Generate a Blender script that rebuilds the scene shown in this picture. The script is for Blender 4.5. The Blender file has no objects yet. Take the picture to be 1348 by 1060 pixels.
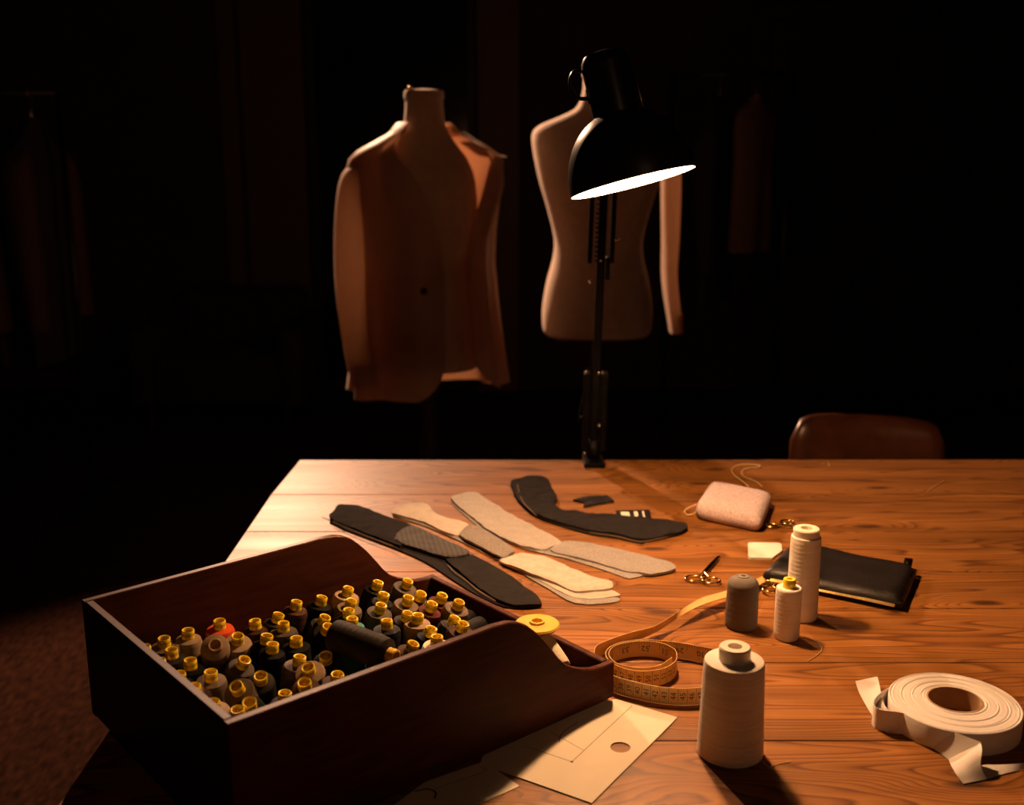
import bpy, bmesh, math, random
from mathutils import Vector, Matrix, Quaternion, noise
from mathutils.geometry import delaunay_2d_cdt

random.seed(7)
S = bpy.context.scene
COL = S.collection
PI = math.pi

# ------------------------------------------------------------------ camera
F, CX, CY = 1457.0, 674.0, 530.0
TH = math.atan(342 / F)                 # pitch below the horizon
T = 0.78                                # table top height
CAM = Vector((0, 0, T + 0.60))
FW = Vector((0, math.cos(TH), -math.sin(TH)))
DN = Vector((0, -math.sin(TH), -math.cos(TH)))
cam = bpy.data.cameras.new('camera')
cam.sensor_width = 36.0
cam.lens = 36.0 * F / 1348.0
cam.clip_start = 0.02
cam.clip_end = 60
cam.dof.use_dof = True
cam.dof.focus_distance = 1.28
cam.dof.aperture_fstop = 5.0
camo = bpy.data.objects.new('camera', cam)
camo.location = CAM
camo.rotation_euler = (PI / 2 - TH, 0, 0)
COL.objects.link(camo)
S.camera = camo

# ------------------------------------------------------------------ world, exposure
w = bpy.data.worlds.new('night')
w.use_nodes = True
w.node_tree.nodes['Background'].inputs[0].default_value = (0.9, 0.6, 0.4, 1)
w.node_tree.nodes['Background'].inputs[1].default_value = 0.0
S.world = w
S.view_settings.view_transform = 'Standard'
S.view_settings.look = 'None'
S.view_settings.gamma = 1.0
S.view_settings.exposure = 0.0
LAMP_COLOR = (1.0, 0.52, 0.235)
LAMP_POWER = 1150.0          # bulb surface strength
SPOT_COLOR = (1.0, 0.55, 0.32)
SPOT_POWER = 720.0
FILL_POWER = 19.0
SPOT_AT = Vector((-1.2, 5.2, 2.62))
SPOT_AIM = Vector((-0.15, 1.7, T))

# ------------------------------------------------------------------ pixel helpers (1348 x 1060)
def ray(x, y):
    return Vector((1, 0, 0)) * ((x - CX) / F) + DN * ((y - CY) / F) + FW
def at(x, y, h=0.0):
    """point at height h above the table top"""
    d = ray(x, y)
    return CAM + d * ((T + h - CAM.z) / d.z)
def aty(x, y, Y):
    d = ray(x, y)
    return CAM + d * (Y / d.y)

# ------------------------------------------------------------------ materials
MATS = {}
def newmat(name):
    m = bpy.data.materials.new(name)
    m.use_nodes = True
    nt = m.node_tree
    b = nt.nodes['Principled BSDF']
    MATS[name] = m
    return m, nt, b
def N(nt, t, **kw):
    n = nt.nodes.new(t)
    for k, v in kw.items():
        if k.startswith('i_'):
            n.inputs[k[2:].replace('_', ' ')].default_value = v
        else:
            setattr(n, k, v)
    return n
def mat(name, col, rough=0.6, metal=0.0, var=0.15, scale=60.0, bump=0.0, bscale=400.0, spec=0.5, sheen=0.0, stretch=None):
    """general procedural surface: noise-varied colour plus fine relief"""
    m, nt, b = newmat(name)
    tc = N(nt, 'ShaderNodeTexCoord')
    mp = N(nt, 'ShaderNodeMapping')
    if stretch: mp.inputs['Scale'].default_value = stretch
    nt.links.new(tc.outputs['Object'], mp.inputs[0])
    n = N(nt, 'ShaderNodeTexNoise', i_Scale=scale, i_Detail=4.0)
    nt.links.new(mp.outputs[0], n.inputs['Vector'])
    r = N(nt, 'ShaderNodeValToRGB')
    r.color_ramp.elements[0].position = 0.3
    r.color_ramp.elements[1].position = 0.7
    r.color_ramp.elements[0].color = tuple(c * (1 - var) for c in col) + (1,)
    r.color_ramp.elements[1].color = tuple(min(1, c * (1 + var)) for c in col) + (1,)
    nt.links.new(n.outputs['Fac'], r.inputs[0])
    nt.links.new(r.outputs[0], b.inputs['Base Color'])
    b.inputs['Roughness'].default_value = rough
    b.inputs['Metallic'].default_value = metal
    b.inputs['Specular IOR Level'].default_value = spec
    if sheen:
        b.inputs['Sheen Weight'].default_value = sheen
    if bump:
        n2 = N(nt, 'ShaderNodeTexNoise', i_Scale=bscale, i_Detail=3.0)
        nt.links.new(mp.outputs[0], n2.inputs['Vector'])
        bp = N(nt, 'ShaderNodeBump', i_Strength=bump, i_Distance=0.001)
        nt.links.new(n2.outputs['Fac'], bp.inputs['Height'])
        nt.links.new(bp.outputs[0], b.inputs['Normal'])
    return m
def thread_mat(name, col, rough=0.65, bands=900.0, slant=0.35, spec=0.06):
    """wound thread: fine rings round the local Z axis, with crossed yarns"""
    m, nt, b = newmat(name)
    tc = N(nt, 'ShaderNodeTexCoord')
    n = N(nt, 'ShaderNodeTexNoise', i_Scale=55.0, i_Detail=3.0)
    mp = N(nt, 'ShaderNodeMapping')
    mp.inputs['Scale'].default_value = (0.12, 0.12, 5.0)
    nt.links.new(tc.outputs['Object'], mp.inputs[0])
    nt.links.new(mp.outputs[0], n.inputs['Vector'])
    r = N(nt, 'ShaderNodeValToRGB')
    r.color_ramp.elements[0].position = 0.32
    r.color_ramp.elements[1].position = 0.68
    r.color_ramp.elements[0].color = tuple(c * 0.90 for c in col) + (1,)
    r.color_ramp.elements[1].color = tuple(min(1, c * 1.05) for c in col) + (1,)
    nt.links.new(n.outputs['Fac'], r.inputs[0])
    nt.links.new(r.outputs[0], b.inputs['Base Color'])
    wv = N(nt, 'ShaderNodeTexWave', wave_type='BANDS', bands_direction='Z', i_Scale=bands / 20.0, i_Distortion=1.2)
    wv.inputs['Detail'].default_value = 1.0
    nt.links.new(tc.outputs['Object'], wv.inputs['Vector'])
    bp = N(nt, 'ShaderNodeBump', i_Strength=0.25, i_Distance=0.0006)
    mx = N(nt, 'ShaderNodeMath', operation='ADD')
    nt.links.new(wv.outputs['Fac'], mx.inputs[0])
    nt.links.new(n.outputs['Fac'], mx.inputs[1])
    nt.links.new(mx.outputs[0], bp.inputs['Height'])
    nt.links.new(bp.outputs[0], b.inputs['Normal'])
    b.inputs['Roughness'].default_value = rough
    b.inputs['Specular IOR Level'].default_value = spec
    return m
def pine_mat():
    m, nt, b = newmat('pine')
    L = nt.links.new
    g = N(nt, 'ShaderNodeNewGeometry')
    oi = N(nt, 'ShaderNodeObjectInfo')
    off = N(nt, 'ShaderNodeMath', operation='MULTIPLY'); off.inputs[1].default_value = 37.0
    L(oi.outputs['Random'], off.inputs[0])
    cmb = N(nt, 'ShaderNodeCombineXYZ')
    L(off.outputs[0], cmb.inputs[0]); L(off.outputs[0], cmb.inputs[2])
    add = N(nt, 'ShaderNodeVectorMath', operation='ADD')
    L(g.outputs['Position'], add.inputs[0]); L(cmb.outputs[0], add.inputs[1])
    # knots: a sparse stretched voronoi whose cells bend the grain
    mk = N(nt, 'ShaderNodeMapping'); mk.inputs['Scale'].default_value = (2.6, 7.5, 1.0)
    L(add.outputs[0], mk.inputs[0])
    vk = N(nt, 'ShaderNodeTexVoronoi', voronoi_dimensions='2D', i_Scale=1.0); vk.inputs['Randomness'].default_value = 0.95
    L(mk.outputs[0], vk.inputs['Vector'])
    kn = N(nt, 'ShaderNodeMapRange'); kn.inputs[1].default_value = 0.0; kn.inputs[2].default_value = 0.33; kn.inputs[3].default_value = 1.0; kn.inputs[4].default_value = 0.0
    kn.interpolation_type = 'SMOOTHERSTEP'
    L(vk.outputs['Distance'], kn.inputs[0])
    # growth rings: level sets of a long stretched noise
    mg = N(nt, 'ShaderNodeMapping'); mg.inputs['Scale'].default_value = (0.9, 9.0, 1.0)
    L(add.outputs[0], mg.inputs[0])
    ng = N(nt, 'ShaderNodeTexNoise', noise_dimensions='2D', i_Scale=1.0, i_Detail=2.5, i_Roughness=0.45)
    L(mg.outputs[0], ng.inputs['Vector'])
    kk = N(nt, 'ShaderNodeMath', operation='MULTIPLY'); kk.inputs[1].default_value = 0.16
    L(kn.outputs[0], kk.inputs[0])
    sm = N(nt, 'ShaderNodeMath', operation='ADD'); L(ng.outputs['Fac'], sm.inputs[0]); L(kk.outputs[0], sm.inputs[1])
    ml = N(nt, 'ShaderNodeMath', operation='MULTIPLY'); ml.inputs[1].default_value = 26.0; L(sm.outputs[0], ml.inputs[0])
    fr = N(nt, 'ShaderNodeMath', operation='FRACT'); L(ml.outputs[0], fr.inputs[0])
    ramp = N(nt, 'ShaderNodeValToRGB')
    e = ramp.color_ramp.elements
    e[0].position = 0.0; e[0].color = (0.305, 0.124, 0.028, 1)
    e[1].position = 0.62; e[1].color = (0.235, 0.088, 0.018, 1)
    x = e.new(0.86); x.color = (0.115, 0.035, 0.007, 1)
    x = e.new(1.0); x.color = (0.30, 0.121, 0.027, 1)
    L(fr.outputs[0], ramp.inputs[0])
    # broad tone drift and fine fibre
    mf = N(nt, 'ShaderNodeMapping'); mf.inputs['Scale'].default_value = (6.0, 240.0, 1.0)
    L(add.outputs[0], mf.inputs[0])
    nf = N(nt, 'ShaderNodeTexNoise', noise_dimensions='2D', i_Scale=1.0, i_Detail=3.0)
    L(mf.outputs[0], nf.inputs['Vector'])
    md = N(nt, 'ShaderNodeMapping'); md.inputs['Scale'].default_value = (1.4, 22.0, 1.0)
    L(add.outputs[0], md.inputs[0])
    nd = N(nt, 'ShaderNodeTexNoise', noise_dimensions='2D', i_Scale=1.0, i_Detail=3.0)
    L(md.outputs[0], nd.inputs['Vector'])
    tone = N(nt, 'ShaderNodeMapRange'); tone.inputs[1].default_value = 0.3; tone.inputs[2].default_value = 0.7; tone.inputs[3].default_value = 0.72; tone.inputs[4].default_value = 1.2
    L(nd.outputs['Fac'], tone.inputs[0])
    t2 = N(nt, 'ShaderNodeMapRange'); t2.inputs[1].default_value = 0.3; t2.inputs[2].default_value = 0.7; t2.inputs[3].default_value = 0.88; t2.inputs[4].default_value = 1.1
    L(nf.outputs['Fac'], t2.inputs[0])
    tm = N(nt, 'ShaderNodeMath', operation='MULTIPLY'); L(tone.outputs[0], tm.inputs[0]); L(t2.outputs[0], tm.inputs[1])
    vm = N(nt, 'ShaderNodeVectorMath', operation='SCALE'); L(ramp.outputs[0], vm.inputs[0]); L(tm.outputs[0], vm.inputs['Scale'])
    # dark knot hearts, only in some cells
    kh = N(nt, 'ShaderNodeMapRange'); kh.inputs[1].default_value = 0.030; kh.inputs[2].default_value = 0.075; kh.inputs[3].default_value = 0.9; kh.inputs[4].default_value = 0.0
    L(vk.outputs['Distance'], kh.inputs[0])
    sepk = N(nt, 'ShaderNodeSeparateColor'); L(vk.outputs['Color'], sepk.inputs[0])
    gt = N(nt, 'ShaderNodeMath', operation='GREATER_THAN'); gt.inputs[1].default_value = 0.4; L(sepk.outputs[0], gt.inputs[0])
    km = N(nt, 'ShaderNodeMath', operation='MULTIPLY'); L(kh.outputs[0], km.inputs[0]); L(gt.outputs[0], km.inputs[1])
    mix = N(nt, 'ShaderNodeMix', data_type='RGBA')
    L(km.outputs[0], mix.inputs['Factor']); L(vm.outputs[0], mix.inputs['A'])
    mix.inputs['B'].default_value = (0.035, 0.012, 0.005, 1)
    L(mix.outputs['Result'], b.inputs['Base Color'])
    b.inputs['Roughness'].default_value = 0.40
    rr = N(nt, 'ShaderNodeMapRange'); rr.inputs[3].default_value = 0.38; rr.inputs[4].default_value = 0.54
    L(nd.outputs['Fac'], rr.inputs[0]); L(rr.outputs[0], b.inputs['Roughness'])
    b.inputs['Specular IOR Level'].default_value = 0.25
    bp = N(nt, 'ShaderNodeBump', i_Strength=0.12, i_Distance=0.0008)
    L(nf.outputs['Fac'], bp.inputs['Height']); L(bp.outputs[0], b.inputs['Normal'])
    return m
def weave_mat(name, c1, c2, scale, rough=0.85):
    m, nt, b = newmat(name)
    L = nt.links.new
    tc = N(nt, 'ShaderNodeTexCoord')
    mp = N(nt, 'ShaderNodeMapping'); mp.inputs['Rotation'].default_value = (0, 0, 0.6); mp.inputs['Scale'].default_value = (1, 1, 0)
    L(tc.outputs['Object'], mp.inputs[0])
    ch = N(nt, 'ShaderNodeTexChecker', i_Scale=scale)
    ch.inputs['Color1'].default_value = c1 + (1,); ch.inputs['Color2'].default_value = c2 + (1,)
    L(mp.outputs[0], ch.inputs['Vector']); L(ch.outputs['Color'], b.inputs['Base Color'])
    bp = N(nt, 'ShaderNodeBump', i_Strength=0.5, i_Distance=0.0008)
    L(ch.outputs['Fac'], bp.inputs['Height']); L(bp.outputs[0], b.inputs['Normal'])
    b.inputs['Roughness'].default_value = rough
    return m
def emit_mat(name, col, strength):
    m, nt, b = newmat(name)
    b.inputs['Base Color'].default_value = (0.8, 0.8, 0.8, 1)
    b.inputs['Emission Color'].default_value = col + (1,)
    b.inputs['Emission Strength'].default_value = strength
    return m
def cap_mat():
    """yellow plastic cap with a dark printed code round its side"""
    m, nt, b = newmat('yellow_cap')
    L = nt.links.new
    tc = N(nt, 'ShaderNodeTexCoord'); sp = N(nt, 'ShaderNodeSeparateXYZ'); L(tc.outputs['Object'], sp.inputs[0])
    an = N(nt, 'ShaderNodeMath', operation='ARCTAN2'); L(sp.outputs[1], an.inputs[0]); L(sp.outputs[0], an.inputs[1])
    cb = N(nt, 'ShaderNodeCombineXYZ')
    a5 = N(nt, 'ShaderNodeMath', operation='MULTIPLY'); a5.inputs[1].default_value = 9.0; L(an.outputs[0], a5.inputs[0])
    z5 = N(nt, 'ShaderNodeMath', operation='MULTIPLY'); z5.inputs[1].default_value = 700.0; L(sp.outputs[2], z5.inputs[0])
    L(a5.outputs[0], cb.inputs[0]); L(z5.outputs[0], cb.inputs[1])
    n = N(nt, 'ShaderNodeTexNoise', noise_dimensions='2D', i_Scale=1.0, i_Detail=0.0); L(cb.outputs[0], n.inputs['Vector'])
    g1 = N(nt, 'ShaderNodeMath', operation='GREATER_THAN'); g1.inputs[1].default_value = 0.55; L(n.outputs['Fac'], g1.inputs[0])
    cm = N(nt, 'ShaderNodeMath', operation='COMPARE'); cm.inputs[1].default_value = 0.0635; cm.inputs[2].default_value = 0.0016; L(sp.outputs[2], cm.inputs[0])
    mm = N(nt, 'ShaderNodeMath', operation='MULTIPLY'); L(g1.outputs[0], mm.inputs[0]); L(cm.outputs[0], mm.inputs[1])
    mix = N(nt, 'ShaderNodeMix', data_type='RGBA'); L(mm.outputs[0], mix.inputs['Factor'])
    mix.inputs['A'].default_value = (0.95, 0.70, 0.035, 1); mix.inputs['B'].default_value = (0.05, 0.03, 0.01, 1)
    L(mix.outputs['Result'], b.inputs['Base Color'])
    b.inputs['Roughness'].default_value = 0.4
    b.inputs['Subsurface Weight'].default_value = 0.0
    return m

M_PINE = pine_mat()
M_CAP = cap_mat()
M_BOX = mat('mahogany', (0.052, 0.0145, 0.008), 0.42, spec=0.07, var=0.35, scale=14, bump=0.1, bscale=90, stretch=(1, 9, 9))
M_BLACKMETAL = mat('black_enamel', (0.010, 0.009, 0.009), 0.35, var=0.1, spec=0.35)
M_MATTEBLACK = mat('matte_black', (0.0035, 0.003, 0.003), 0.5, var=0.1, spec=0.03)
M_STEEL = mat('steel', (0.62, 0.58, 0.52), 0.25, 1.0, var=0.1)
M_BRASS = mat('brass', (0.83, 0.55, 0.20), 0.18, 1.0, var=0.12)
M_SHADEIN = mat('white_enamel', (0.85, 0.83, 0.78), 0.5, var=0.03)
M_LINEN = mat('mannequin_linen', (0.78, 0.60, 0.47), 0.85, var=0.08, scale=40, bump=0.35, bscale=600, sheen=0.2)
M_JACKET = mat('jacket_cotton', (0.80, 0.61, 0.47), 0.5, var=0.08, scale=20, bump=0.3, bscale=500, sheen=0.25)
def let_light_through(m, col, fac):
    """thin cloth: part of the light from behind comes through"""
    nt = m.node_tree
    out = nt.nodes['Material Output']; b = nt.nodes['Principled BSDF']
    t = N(nt, 'ShaderNodeBsdfTranslucent'); t.inputs['Color'].default_value = col + (1,)
    mx = N(nt, 'ShaderNodeMixShader'); mx.inputs[0].default_value = fac
    nt.links.new(b.outputs[0], mx.inputs[1]); nt.links.new(t.outputs[0], mx.inputs[2]); nt.links.new(mx.outputs[0], out.inputs['Surface'])
let_light_through(M_JACKET, (0.85, 0.62, 0.45), 0.42)
M_DARKCLOTH = mat('black_cloth', (0.013, 0.011, 0.011), 0.8, var=0.3, scale=90, bump=0.4, bscale=900, spec=0.02)
M_CREAMCLOTH = mat('cream_cloth', (0.50, 0.425, 0.35), 0.9, var=0.1, scale=120, bump=0.5, bscale=900)
M_GREYCLOTH = mat('grey_cloth', (0.27, 0.245, 0.225), 0.9, var=0.2, scale=300, bump=0.5, bscale=900)
M_FELT = mat('speckled_grey_felt', (0.22, 0.19, 0.165), 0.95, var=0.5, scale=500, bump=0.5, bscale=700)
M_WOVEN = weave_mat('black_woven', (0.050, 0.040, 0.030), (0.008, 0.007, 0.007), 190)
M_CARD = mat('pattern_card', (0.80, 0.70, 0.55), 0.75, var=0.04, scale=25, bump=0.05)
M_PENCIL = mat('pencil', (0.10, 0.075, 0.06), 0.8)
M_WHITETAPE = mat('white_cotton_tape', (0.78, 0.72, 0.66), 0.8, var=0.04, scale=30, bump=0.15, bscale=700)
M_TAPEMEASURE = mat('yellow_tape', (0.66, 0.41, 0.145), 0.45, var=0.06, scale=80)
M_INK = mat('black_ink', (0.012, 0.010, 0.010), 0.6)
M_LEATHER = mat('black_leather', (0.010, 0.008, 0.008), 0.42, var=0.25, scale=60, bump=0.4, bscale=350, spec=0.13)
M_TAN = mat('brown_leather', (0.085, 0.026, 0.011), 0.33, var=0.3, scale=25, bump=0.25, bscale=160)
M_PINK = mat('pink_wool', (0.56, 0.44, 0.44), 0.95, var=0.28, scale=330, spec=0.1, bump=0.7, bscale=600)
M_STRING = mat('natural_string', (0.62, 0.42, 0.20), 0.85)
M_CHALK = mat('chalk', (0.86, 0.80, 0.70), 0.8, var=0.03)
M_CARDBOARD = mat('cardboard', (0.40, 0.24, 0.12), 0.85, var=0.1)
M_CREAMPLASTIC = mat('cream_plastic', (0.80, 0.70, 0.56), 0.45, var=0.03)
M_YELLOWPLASTIC = mat('amber_plastic', (0.82, 0.50, 0.07), 0.35, var=0.05)
M_WALL = mat('dark_wall', (0.050, 0.036, 0.029), 0.8, spec=0.1, var=0.15, scale=3)
M_PILASTER = mat('brown_trim', (0.080, 0.040, 0.031), 0.6, var=0.15, scale=4)
M_CEIL = mat('dark_ceiling', (0.06, 0.05, 0.045), 0.9, var=0.1, scale=3)
M_DOOR = mat('black_paint', (0.008, 0.009, 0.009), 0.6, var=0.1, scale=5)
M_GLASS = mat('night_glass', (0.004, 0.005, 0.005), 0.12, var=0.1, scale=2)
M_CARPET = mat('brown_carpet', (0.034, 0.0125, 0.0065), 0.95, spec=0.03, var=0.6, scale=70, bump=0.9, bscale=120, stretch=(1, 0.35, 1))
M_BLACKWOOD = mat('black_wood', (0.020, 0.014, 0.011), 0.4, var=0.2, scale=20)
M_DARKGARMENT = mat('dark_wool', (0.022, 0.018, 0.017), 0.9, var=0.2, scale=60)
M_BROWNGARMENT = mat('brown_wool', (0.060, 0.028, 0.021), 0.85, var=0.15, scale=40)
M_PALEGARMENT = mat('pale_cotton', (0.16, 0.095, 0.07), 0.85, var=0.1, scale=30)
M_BULB = emit_mat('glowing_bulb', LAMP_COLOR, LAMP_POWER)

# ------------------------------------------------------------------ object helpers
def tag(o, label, cat, group=None):
    o['label'] = label; o['category'] = cat
    if group: o['group'] = group
    return o
def thing(name, label, cat, loc=(0, 0, 0), rot=(0, 0, 0), group=None):
    o = bpy.data.objects.new(name, None)
    o.empty_display_size = 0.05
    COL.objects.link(o)
    o.location = loc; o.rotation_euler = rot
    return tag(o, label, cat, group)
def obj(name, me, m, parent=None, smooth=False, label=None):
    if isinstance(me, bmesh.types.BMesh):
        bm = me
        me = bpy.data.meshes.new(name)
        bm.normal_update()
        bm.to_mesh(me); bm.free()
    ms = m if isinstance(m, (list, tuple)) else [m]
    if not me.materials:
        for k in ms: me.materials.append(k)
    if smooth:
        for p in me.polygons: p.use_smooth = True
    o = bpy.data.objects.new(name, me)
    COL.objects.link(o)
    if parent: o.parent = parent
    if label: o['label'] = label
    return o
def struct(name, me, m, parent=None, smooth=False):
    o = obj(name, me, m, parent, smooth)
    if parent is None: o['kind'] = 'structure'
    return o
def shade_auto(o, ang=35):
    me = o.data
    for p in me.polygons: p.use_smooth = True
    me.set_sharp_from_angle(angle=math.radians(ang))
    return o
def box(bm, lo, hi, bev=0.0, mtx=None, seg=1):
    lo = Vector(lo); hi = Vector(hi)
    r = bmesh.ops.create_cube(bm, size=1.0)
    vs = r['verts']
    c = (lo + hi) / 2; d = hi - lo
    for v in vs: v.co = Vector((v.co.x * d.x, v.co.y * d.y, v.co.z * d.z)) + c
    if bev:
        es = list({e for v in vs for e in v.link_edges})
        r2 = bmesh.ops.bevel(bm, geom=es, offset=bev, segments=seg, affect='EDGES', profile=0.5)
        vs = list({v for f in r2['faces'] for v in f.verts} | {v for v in vs if v.is_valid})
    if mtx is not None:
        for v in vs: v.co = mtx @ v.co
    return vs
def newbm(): return bmesh.new()
def boxbm(lo, hi, bev=0.0, seg=1):
    bm = newbm(); box(bm, lo, hi, bev, seg=seg); return bm
def lathe(bm, prof, n=32, mtx=None, closed=False, mi=0):
    """prof: list of (r, z); r = 0 ends become poles"""
    rings = []
    for r, z in prof:
        if r < 1e-6:
            rings.append([bm.verts.new((0, 0, z))])
        else:
            rings.append([bm.verts.new((r * math.cos(2 * PI * k / n), r * math.sin(2 * PI * k / n), z)) for k in range(n)])
    prs = list(zip(rings, rings[1:]))
    if closed: prs.append((rings[-1], rings[0]))
    for a, b_ in prs:
        for k in range(n):
            k2 = (k + 1) % n
            if len(a) == 1 and len(b_) == 1: continue
            if len(a) == 1: f = bm.faces.new((a[0], b_[k2], b_[k]))
            elif len(b_) == 1: f = bm.faces.new((a[k], a[k2], b_[0]))
            else: f = bm.faces.new((a[k], a[k2], b_[k2], b_[k]))
            f.material_index = mi
    if mtx is not None:
        for rg in rings:
            for v in rg: v.co = mtx @ v.co
    return rings
def lathebm(prof, n=32, **k):
    bm = newbm(); lathe(bm, prof, n, **k)
    bmesh.ops.recalc_face_normals(bm, faces=bm.faces)
    return bm
def frame_to(d):
    """rotation taking +Z to d"""
    return Vector((0, 0, 1)).rotation_difference(Vector(d).normalized()).to_matrix().to_4x4()
def cyl(bm, a, b_, r, r2=None, n=12):
    a = Vector(a); b_ = Vector(b_)
    if r2 is None: r2 = r
    L = (b_ - a).length
    lathe(bm, [(0, 0), (r, 0), (r2, L), (0, L)], n, Matrix.Translation(a) @ frame_to(b_ - a))
def cylbm(a, b_, r, r2=None, n=12):
    bm = newbm(); cyl(bm, a, b_, r, r2, n)
    bmesh.ops.recalc_face_normals(bm, faces=bm.faces)
    return bm
def catmull(pts, sub=6, closed=False):
    P = [Vector(p) for p in pts]; out = []
    n = len(P)
    for i in range(n if closed else n - 1):
        if closed: p0, p1, p2, p3 = P[i - 1], P[i], P[(i + 1) % n], P[(i + 2) % n]
        else:
            p1, p2 = P[i], P[i + 1]
            p0 = P[i - 1] if i else p1 * 2 - p2
            p3 = P[i + 2] if i + 2 < n else p2 * 2 - p1
        for k in range(sub):
            t = k / sub
            out.append(0.5 * ((2 * p1) + (p2 - p0) * t + (2 * p0 - 5 * p1 + 4 * p2 - p3) * t * t + (3 * p1 - p0 - 3 * p2 + p3) * t ** 3))
    if not closed: out.append(P[-1].copy())
    return out
def tube(bm, pts, r, n=6, closed=False):
    P = [Vector(p) for p in pts]
    rings = []; m = len(P)
    up = Vector((0, 0, 1)); q = None; pt = None
    for i in range(m):
        if closed: t = (P[(i + 1) % m] - P[i - 1])
        else: t = P[min(i + 1, m - 1)] - P[max(i - 1, 0)]
        t.normalize()
        if q is None:
            x = t.cross(up if abs(t.z) < 0.9 else Vector((1, 0, 0))).normalized()
        else:
            x = (q - t * q.dot(t)).normalized()
        q = x; y = t.cross(x)
        rr = r[i] if isinstance(r, (list, tuple)) else r
        rings.append([bm.verts.new(P[i] + (x * math.cos(2 * PI * k / n) + y * math.sin(2 * PI * k / n)) * rr) for k in range(n)])
    for i in range(m if closed else m - 1):
        a, b_ = rings[i], rings[(i + 1) % m]
        for k in range(n): bm.faces.new((a[k], a[(k + 1) % n], b_[(k + 1) % n], b_[k]))
    if not closed:
        bm.faces.new(rings[0][::-1]); bm.faces.new(rings[-1])
    bmesh.ops.recalc_face_normals(bm, faces=bm.faces)
def tubebm(pts, r, n=6, closed=False):
    bm = newbm(); tube(bm, pts, r, n, closed); return bm
def loft(bm, rings, cap0=True, cap1=True, closed=True):
    R = [[bm.verts.new(p) for p in r] for r in rings]
    n = len(R[0])
    for a, b_ in zip(R, R[1:]):
        for k in range(n if closed else n - 1):
            bm.faces.new((a[k], a[(k + 1) % n], b_[(k + 1) % n], b_[k]))
    if closed and cap0: bm.faces.new(R[0][::-1])
    if closed and cap1: bm.faces.new(R[-1])
    bmesh.ops.recalc_face_normals(bm, faces=bm.faces)
    return R
def inside(p, poly):
    c = False; n = len(poly)
    for i in range(n):
        a, b_ = poly[i], poly[i - 1]
        if (a[1] > p[1]) != (b_[1] > p[1]) and p[0] < (b_[0] - a[0]) * (p[1] - a[1]) / (b_[1] - a[1]) + a[0]: c = not c
    return c
def edge_dist(p, poly):
    best = 9
    for i in range(len(poly)):
        a = Vector(poly[i - 1]); b_ = Vector(poly[i]); d = b_ - a
        t = max(0, min(1, (Vector(p) - a).dot(d) / max(d.length_squared, 1e-12)))
        best = min(best, (a + d * t - Vector(p)).length)
    return best
def sheet(poly, z, thick, step=0.008, wave=0.0, freq=40.0, dome=0.0, domew=0.02, hole=None, seed=0.0, edge_drop=0.0, zfun=None):
    """solid sheet over a table-plane outline (2D points, z and thickness in world metres)"""
    poly = [(p[0], p[1]) for p in poly]
    # refine the outline
    out = []
    for i in range(len(poly)):
        a = Vector(poly[i]); b_ = Vector(poly[(i + 1) % len(poly)])
        k = max(1, int((b_ - a).length / step))
        out += [tuple(a.lerp(b_, j / k)) for j in range(k)]
    poly = out
    loops = [poly] + ([hole] if hole else [])
    verts = []; edges = []
    for lp in loops:
        s = len(verts); verts += [Vector(p) for p in lp]
        edges += [(s + i, s + (i + 1) % len(lp)) for i in range(len(lp))]
    xs = [p[0] for p in poly]; ys = [p[1] for p in poly]
    x = min(xs)
    row = 0
    while x < max(xs):
        y = min(ys) + (step / 2 if row % 2 else 0)
        while y < max(ys):
            if inside((x, y), poly) and edge_dist((x, y), poly) > step * 0.45 and not (hole and (inside((x, y), hole) or edge_dist((x, y), hole) < step * 0.4)):
                verts.append(Vector((x, y)))
            y += step
        x += step; row += 1
    v, e, f, _, _, _ = delaunay_2d_cdt(verts, edges, [], 0, 1e-7)
    fs = []
    for t in f:
        c = (sum(v[i][0] for i in t) / len(t), sum(v[i][1] for i in t) / len(t))
        if inside(c, poly) and not (hole and inside(c, hole)): fs.append(t)
    bm = newbm()
    def zz(p):
        h = 0.0
        if wave: h += wave * 0.18 * (0.5 + 0.5 * noise.noise(Vector((p[0] * 170, p[1] * 170, seed + 5))))
        if wave: h += wave * (0.5 + 0.5 * noise.noise(Vector((p[0] * freq, p[1] * freq, seed))))
        if dome or edge_drop:
            d = min(1.0, edge_dist(p, poly) / domew)
            h += dome * math.sqrt(max(0, 1 - (1 - d) ** 2))
        if zfun: h += zfun(p)
        return h
    hs = [zz(p) for p in v]
    top = [bm.verts.new((p[0], p[1], z + thick + h)) for p, h in zip(v, hs)]
    bot = [bm.verts.new((p[0], p[1], z + (0 if (dome or wave < 1e-9) else 0.0))) for p, h in zip(v, hs)]
    cnt = {}
    for t in fs:
        for i in range(len(t)):
            k = (t[i], t[(i + 1) % len(t)])
            cnt[k] = 1
        bm.faces.new([top[i] for i in t]); bm.faces.new([bot[i] for i in reversed(t)])
    for (a, b_) in cnt:
        if (b_, a) not in cnt: bm.faces.new((top[b_], top[a], bot[a], bot[b_]))
    for vv in [q for q in bm.verts if not q.link_faces]: bm.verts.remove(vv)
    bmesh.ops.recalc_face_normals(bm, faces=bm.faces)
    return bm
def pxpoly(pts, h=0.0): return [tuple(at(x, y, h)[:2]) for x, y in pts]
def recentre(o):
    """put the origin of a top-level mesh at its base centre"""
    vs = o.data.vertices
    c = Vector((sum(v.co.x for v in vs) / len(vs), sum(v.co.y for v in vs) / len(vs), min(v.co.z for v in vs)))
    for v in vs: v.co -= c
    o.location += c
    return o
def put(o, root):
    """parent keeping world coordinates that were used to model the part"""
    o.parent = root
    o.matrix_parent_inverse = (Matrix.Translation(root.location) @ root.rotation_euler.to_matrix().to_4x4()).inverted()
    return o

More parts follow.
